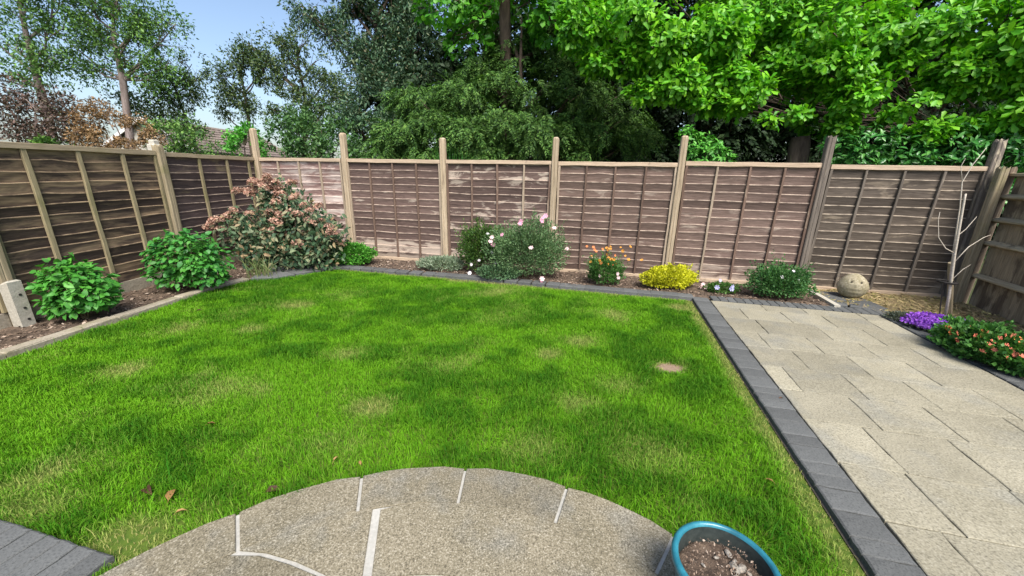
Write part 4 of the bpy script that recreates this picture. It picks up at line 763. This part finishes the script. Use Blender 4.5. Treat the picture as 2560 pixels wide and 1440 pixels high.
def bigtree(name, cl, base, nw, L, mat, label, nobj=0, fill=None, r0=.2, bark=BARK, flat=.66, lr=.16):
    o = empty(name, (base[0], base[1], -.08)); off = np.array((base[0], base[1], -.08)); tag(o, label, 'tree')
    allc = list(cl) + list(fill or []); limbs(o, (base[0], base[1], -.1), allc, bark, r0, off, twigs=3, fork=1.25, lr=lr)
    P, d = clump(cl, nw, .5, True, flat); gg = fbm(P[:, 0] * 1.5 + 41, P[:, 2] * 2.6 + P[:, 1] * .8 + 7, 3); kk = gg > .455; P, d = P[kk], d[kk]; P2, d2 = clump(fill, int(nw * .8), .6) if fill else (P[:0], d[:0])
    p, a, n_ = whorls(np.r_[P, P2], np.r_[d, d2], 8, L); ln_ = L * (.55 + .75 * rng.random(len(p)))
    if nobj:
        dist = np.linalg.norm(p - np.array((0, 0, 1.6)), axis=1) - 1.0 * np.abs(norm(a)[:, 2]) + 3 * (p[:, 2] > 4.4) + 3 * (p[:, 0] > 8.2); k = np.argsort(dist)
        crown = leafmesh('crown', p[k[nobj:]], a[k[nobj:]], n_[k[nobj:]], ln_[k[nobj:]], ln_[k[nobj:]] * .5, OBOV, mat, o, off); k = k[:nobj]
        leafobjs(p[k], a[k], n_[k], ln_[k] * 1.1, ln_[k] * .55, OBOV, L_FIGO, crown, off)
    else: crown = leafmesh('crown', p, a, n_, ln_, ln_ * .58, OBOV, mat, o, off)
    return o
random.seed(5)
fill = [(random.uniform(1.8, 11), random.uniform(9.4, 12.5), random.uniform(5.6, 8.2), random.uniform(.7, 1.1)) for _ in range(36)]  # upper crown clumps, mostly above view, added to shade the depths below
bigtree('broadleaf_tree', [(x, y, z - .04, r * .80) for x, y, z, r in FIG], (14.0, 11.6), 9500, .14, L_FIG, 'big lime green broad leaved tree overhanging the fence on the patio side', 290, fill, .15)
bigtree('broadleaf_tree', BROAD2, (-.3, 11.4), 900, .17, leaf_mat('leaf_broad_mid', [(0, (0.036, 0.176, 0.012)), (.5, (0.072, 0.270, 0.018)), (1, (0.120, 0.365, 0.024))], .45, .3), 'mid green broad leaved tree rising behind the feathery yew', 0, None, .15)
def sprays(P, d, k, Ls, droop, spread=.5):
    n = len(P); a = norm(d * np.array((1, 1, .3)) + np.array((0, 0, -droop)) + rng.normal(0, .3, P.shape)); a, s, b = frames(a, UP + rng.normal(0, .3, P.shape))
    t = (np.arange(k) + .5) / k; sg = np.where(np.arange(k) % 2 == 0, 1, -1); L = Ls * (.6 + .7 * rng.random(n))
    pos = P[:, None] + a[:, None] * (t[None] * L[:, None])[..., None] + np.array((0, 0, -1)) * (t[None] ** 2 * L[:, None] * .25)[..., None]
    dirs = a[:, None] * .8 + s[:, None] * (sg * spread * 1.6)[None, :, None] + rng.normal(0, .2, (n, k, 3)) + np.array((0, 0, -.15)); nr = b[:, None] + rng.normal(0, .3, (n, k, 3))
    ln_ = (L[:, None] * (.34 - .2 * t[None]))
    return pos.reshape(-1, 3), dirs.reshape(-1, 3), nr.reshape(-1, 3), ln_.reshape(-1)
def conifer(name, cl, base, ns, Ls, mat, label, droop=.45, k=14, r0=.16, asp=.22, bark=BARK, cat_='tree', twigs=1, flat=1.0, cull=0):
    o = empty(name, (base[0], base[1], -.08)); off = np.array((base[0], base[1], -.08)); tag(o, label, cat_); limbs(o, (base[0], base[1], -.1), cl, bark, r0, off, twigs=twigs)
    P, d = clump(cl, ns, .6, True, flat)
    if cull: g = fbm(P[:, 0] * 2.1 + P[:, 1] * .7, P[:, 2] * 3.4 + 5, 3); kk = g > cull; P, d = P[kk], d[kk]
    p, a, n_, l = sprays(P, d, k, Ls, droop); leafmesh('crown', p, a, n_, l, l * asp + .012, RHOMB, mat, o, off, False); return o
L_YEW = leaf_mat('needle_yew', [(0, (0.019, 0.058, 0.011)), (.4, (0.044, 0.115, 0.018)), (.8, (0.088, 0.190, 0.032)), (1, (0.127, 0.230, 0.045))], .6, .15)
conifer('yew_tree', YEW, (-.2, 11.3), 11000, .40, L_YEW, 'feathery dark green yew with drooping sprays behind the middle of the fence', k=18, flat=.62, cull=.44, droop=.6, asp=.17)
L_DARK = leaf_mat('needle_dark', [(0, (.010, .028, .010)), (.6, (.022, .05, .016)), (1, (.04, .075, .025))], .6, .05)  # near-black needles for conifers and hedge added behind to darken crown gaps
for i, (x, y, h, lab) in enumerate(((-3.6, 14.6, 8.5, 'dark conifer behind the blue green evergreen'), (-.6, 13.2, 8.5, 'dark conifer behind the feathery yew'), (2.8, 12.2, 8.0, 'dark conifer added to fill gaps between the yew and the broad leaved tree'), (5.8, 12.6, 8.5, 'tall dark conifer added deep behind the tree stump'), (9.2, 12.0, 8.5, 'dark conifer added deep behind the laurel hedge'), (12.0, 10.0, 8.0, 'dark conifer added deep behind the mossy board fence'))):
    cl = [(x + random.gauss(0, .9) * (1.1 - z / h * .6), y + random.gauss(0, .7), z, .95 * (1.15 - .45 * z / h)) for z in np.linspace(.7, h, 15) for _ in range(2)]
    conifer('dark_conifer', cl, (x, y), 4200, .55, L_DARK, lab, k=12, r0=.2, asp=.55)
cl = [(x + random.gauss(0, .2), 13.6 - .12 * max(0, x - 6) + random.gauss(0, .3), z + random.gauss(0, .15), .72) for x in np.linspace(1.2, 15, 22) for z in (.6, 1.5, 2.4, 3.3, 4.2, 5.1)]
conifer('backing_hedge', cl, (7, 13.5), 14000, .55, L_DARK, 'near-black hedge added to deepen the dark under the broad leaved tree', k=10, r0=.12, asp=.7, cat_='hedge')  # dark backing added where only shade shows beneath the crown
L_EUC = leaf_mat('leaf_blue_green', [(0, (0.027, 0.068, 0.038)), (.5, (0.060, 0.128, 0.068)), (.9, (0.128, 0.195, 0.105)), (1, (0.195, 0.165, 0.090))], .55, .15)
def airy(name, cl, base, n, L, asp, mat, label, r0=.12, bark=BARKP, cat_='tree', twigs=6, shell=.85, group=None, fork=.45):
    o = empty(name, (base[0], base[1], -.08)); off = np.array((base[0], base[1], -.08)); tag(o, label, cat_, group); limbs(o, (base[0], base[1], -.1), cl, bark, r0, off, fork=fork, twigs=twigs)
    P, d = clump(cl, n, shell, False); g = fbm(P[:, 0] * 2.3 + P[:, 1], P[:, 2] * 2.3 + 5, 3); k = g > .40; P, d = P[k], d[k]
    ax = d * .6 + rng.normal(0, .6, P.shape) + np.array((0, 0, -.2)); nr = UP + rng.normal(0, .6, P.shape); l = L * (.6 + .7 * rng.random(len(P))); leafmesh('crown', P, ax, nr, l, l * asp, RHOMB, mat, o, off, False); return o
o = airy('evergreen_tree', EUC, (-4.0, 13.1), 42000, .12, .36, L_EUC, 'tall loose blue green evergreen left of the yew', .15, BARK, twigs=5)
airy('undergrowth_bush', UND, (-5.4, 11.7), 9000, .12, .45, leaf_mat('leaf_under', [(0, (0.024, 0.070, 0.023)), (.5, (0.054, 0.134, 0.036)), (1, (0.102, 0.205, 0.055))], .55, .15), 'dense dark green bush behind the bleached fence panel', .06, BARK, 'bush', 2, .5)
LA = leaf_mat('leaf_airy', [(0, (0.045, 0.105, 0.039)), (.5, (0.090, 0.195, 0.046)), (1, (0.180, 0.330, 0.065))], .55, .25); LB = leaf_mat('leaf_airy_dark', [(0, (0.031, 0.063, 0.029)), (.5, (0.063, 0.119, 0.039)), (1, (0.140, 0.182, 0.065))], .55, .2)
airy('airy_tree', T1, (-18.5, 16.0), 17000, .125, .45, LA, 'airy tree with a forked trunk above the dark reddish shrub', .15, fork=.9)
airy('airy_tree', T2, (-16.3, 16.6), 22000, .125, .45, LA, 'wide airy tree with a bare upright trunk beside the forked tree', .14, fork=.95)
airy('slender_tree', T3, (-13.9, 18.0), 7000, .14, .42, LB, 'slender dark tree with ragged branches above the house roof', .11, BARK, fork=.5)
airy('slender_tree', T4, (-13.1, 20.0), 7500, .14, .45, LB, 'small dark crowned tree standing against open sky beside the rounded tree', .12, BARK, fork=.6)
airy('rounded_tree', T5, (-10.8, 20.3), 16000, .145, .45, LB, 'rounded open crowned tree between the small dark tree and the blue green evergreen', .16, BARK, fork=.6)
airy('reddish_shrub', BRN, (-14.4, 12.5), 7500, .10, .45, leaf_mat('leaf_reddish', [(0, (.035, .025, .02)), (.5, (.10, .065, .05)), (.8, (.17, .105, .085)), (1, (.06, .08, .035))], .6, .15), 'dark reddish brown shrub beyond the streaked dark panel', .08, BARKP, 'shrub', 5, .6)
airy('brown_shrub', ORB, (-12.1, 12.3), 7500, .08, .5, leaf_mat('leaf_orange_brown', [(0, (.10, .06, .03)), (.5, (.22, .135, .065)), (1, (.33, .21, .10))], .7, .15), 'low orange brown shrub beyond the dark fence', .05, BARKP, 'shrub', 3, .5)
airy('bright_bush', GB, (-7.8, 11.7), 4200, .10, .5, leaf_mat('leaf_bright_bush', [(0, (0.055, 0.221, 0.027)), (.5, (0.088, 0.325, 0.036)), (1, (0.132, 0.403, 0.054))], .5, .2), 'bright green bush just left of the leaning corner post', .05, BARK, 'bush', 2, .5)
for x, y, z, r_, lab in ((-12.3, 14.5, 2.9, .85, 'green bush in front of the house roof'), (-13.5, 11.9, 2.15, .40, 'small green bush between the reddish and orange brown shrubs'), (-11.7, 16.0, 2.4, .9, 'round green bush right of the house'), (-9.8, 18.5, 2.6, 1.2, 'broad dark green bush under the rounded tree'), (-13.0, 19.5, 2.2, 1.2, 'dark green hedge bush under the small dark tree')):
    cl = [(x + random.gauss(0, r_ * .5), y + random.gauss(0, r_ * .3), z - random.random() * r_, r_ * .6) for _ in range(7)] + [(x, y, z - 1.0, r_)]
    airy('green_bush', cl, (x, y), 3600, .12, .5, LA, lab, .05, BARK, 'bush', 2, .5)
def shiny(name, cl, base, nw, L, mat, label):
    o = empty(name, (base[0], base[1], -.08)); off = np.array((base[0], base[1], -.08)); tag(o, label, 'bush'); limbs(o, (base[0], base[1], -.1), cl, BARK, .04, off, twigs=1)
    P, d = clump(cl, nw, .6); p, a, n_ = whorls(P, d, 6, L, .6); l = L * (.6 + .6 * rng.random(len(p))); leafmesh('crown', p, a, n_, l, l * .45, OVAL, mat, o, off)
LAUF = LAU + [(x, y + .25, z - .5, r + .1) for x, y, z, r in LAU]
shiny('laurel_bush', LAUF, (7.0, 7.3), 1500, .13, leaf_mat('leaf_laurel', [(0, (0.024, 0.119, 0.022)), (.5, (0.048, 0.196, 0.036)), (1, (0.096, 0.280, 0.050))], .35, .2, spec=.5), 'glossy dark laurel bush looking over the grey fence panel')
shiny('ivy_bush', IVY + [(3.4, 7.4, 1.6, .35)], (3.4, 7.4), 420, .10, leaf_mat('leaf_ivy', [(0, (0.036, 0.168, 0.020)), (.5, (0.072, 0.266, 0.030)), (1, (0.120, 0.350, 0.050))], .45, .2), 'small green bush peeping over the brown panel right of the split pale post')
# stump with dry grass, tuft of grass behind the fence
o = mk('tree_stump', *tube([(0, 0, -.1), (.01, 0, .8), (0, .02, 1.6), (-.03, .02, 2.25), (-.04, .03, 2.42)], [.24, .20, .19, .185, .16], 12), BARK, None, True); o.location = (5.72, 8.1, 0); tag(o, 'old tree stump in the shade beyond the brown panel', 'stump')
for x, y, zt, n_, lab, mat in ((6.05, 8.0, 2.18, 130, 'clump of dry grass leaning against the tree stump', STR), (-1.25, 8.2, 2.15, 140, 'clump of tall green grass behind the patchy fence panel', L_HYDI)):
    o = empty('tall_grass', (x, y, -.08)); tag(o, lab, 'grass clump'); parts = []
    for i in range(n_):
        a = random.uniform(0, 6.283); l = zt * random.uniform(.82, 1.06); e = random.uniform(.02, .25); x0, y0 = random.gauss(0, .16), random.gauss(0, .10); q = [(x0 + math.cos(a) * l * e * t ** 2, y0 + math.sin(a) * l * e * t ** 2, l * (t - .2 * e * t * t)) for t in (0, .4, .75, 1)]
        parts.append(tube(q, [.008, .009, .007, .001], 3, False))
    V, F = cat(parts); mk('blades', V, F, mat, o)
# house beyond the slender trees
ROOF = stone('roof_tile', (.13, .10, .085), (.20, .155, .13), (.07, .06, .05), .4, 6, .12, .4); WPAINT = M('white_paint').done((.78, .78, .76), .6); RENDER = stone('render_wall', (.42, .39, .34), (.5, .47, .41), (.3, .28, .25), .2, 8, .0, .3); GLASS = M('window_glass').done((.03, .035, .04), .08, .6)
ho = empty('house', (-19.9, 22.0, -.08)); tag(ho, 'low house with a gabled roof and white verge boards beyond the slender trees', 'house')
ap, ev, hw = 4.15, 2.45, 2.75
V = [(-hw + .2, 0, 0), (hw - .2, 0, 0), (hw - .2, 0, ev + .05), (0, 0, ap - .08), (-hw + .2, 0, ev + .05)]; V += [(x, 9.0, z) for x, y, z in V]
mk('wall', V, [(0, 1, 2, 3, 4), (9, 8, 7, 6, 5), (1, 6, 7, 2), (5, 0, 4, 9)], RENDER, ho)
rf = None
for s_ in (1, -1):
    nrm = Vector((s_ * (ap - ev), 0, hw)).normalized(); V = []
    for y in (-.25, 9.25):
        for (x, z) in ((0, ap), (s_ * hw, ev)): V += [(x, y, z), (x + nrm.x * .10, y, z + nrm.z * .10)]
    r1 = mk('roof', V, [(0, 2, 3, 1), (4, 5, 7, 6), (1, 3, 7, 5), (0, 4, 6, 2), (2, 6, 7, 3), (0, 1, 5, 4)], ROOF, ho); rf = rf or r1
    for k in range(10):
        a, b = k / 10, (k + .98) / 10; V = []
        for y in (-.22, 9.22):
            for t, hgt in ((a, .105), (b, .135), (b, .10)): V.append((s_ * hw * t + nrm.x * hgt, y, ap + (ev - ap) * t + nrm.z * hgt))
        mk('tile_course', V, [(0, 1, 4, 3), (1, 2, 5, 4), (0, 2, 1), (3, 4, 5)], ROOF, r1)
    V = []
    for y in (-.29, -.255):
        for (x, z) in ((0, ap + .12), (s_ * (hw + .06), ev + .08), (s_ * (hw + .06), ev - .10), (0, ap - .08)): V.append((x, y, z))
    mk('verge_board', V, [(0, 1, 2, 3), (7, 6, 5, 4), (0, 4, 5, 1), (3, 2, 6, 7), (1, 5, 6, 2)], WPAINT, ho)
V, F = box(-.7, .7, -.03, .02, 1.0, 2.1); wf = mk('window', V, F, WPAINT, ho)
for x0 in (-.63, .04): V, F = box(x0, x0 + .59, -.045, -.031, 1.08, 2.02); mk('pane', V, F, GLASS, wf)
# white post cap of the neighbour's post behind the dark fence
V, F = cat([prism([(-.06, -.06), (.06, -.06), (.06, .06), (-.06, .06)], -.1, 1.93, .01), prism([(-.04, -.04), (.04, -.04), (.04, .04), (-.04, .04)], 1.93, 1.99, .012)]); o = mk('neighbour_post', V, F, CONCW); o.location = (-5.24, 5.86, 0); tag(o, 'white painted post top peeping over the dark fence beside the mossy tan post', 'post')
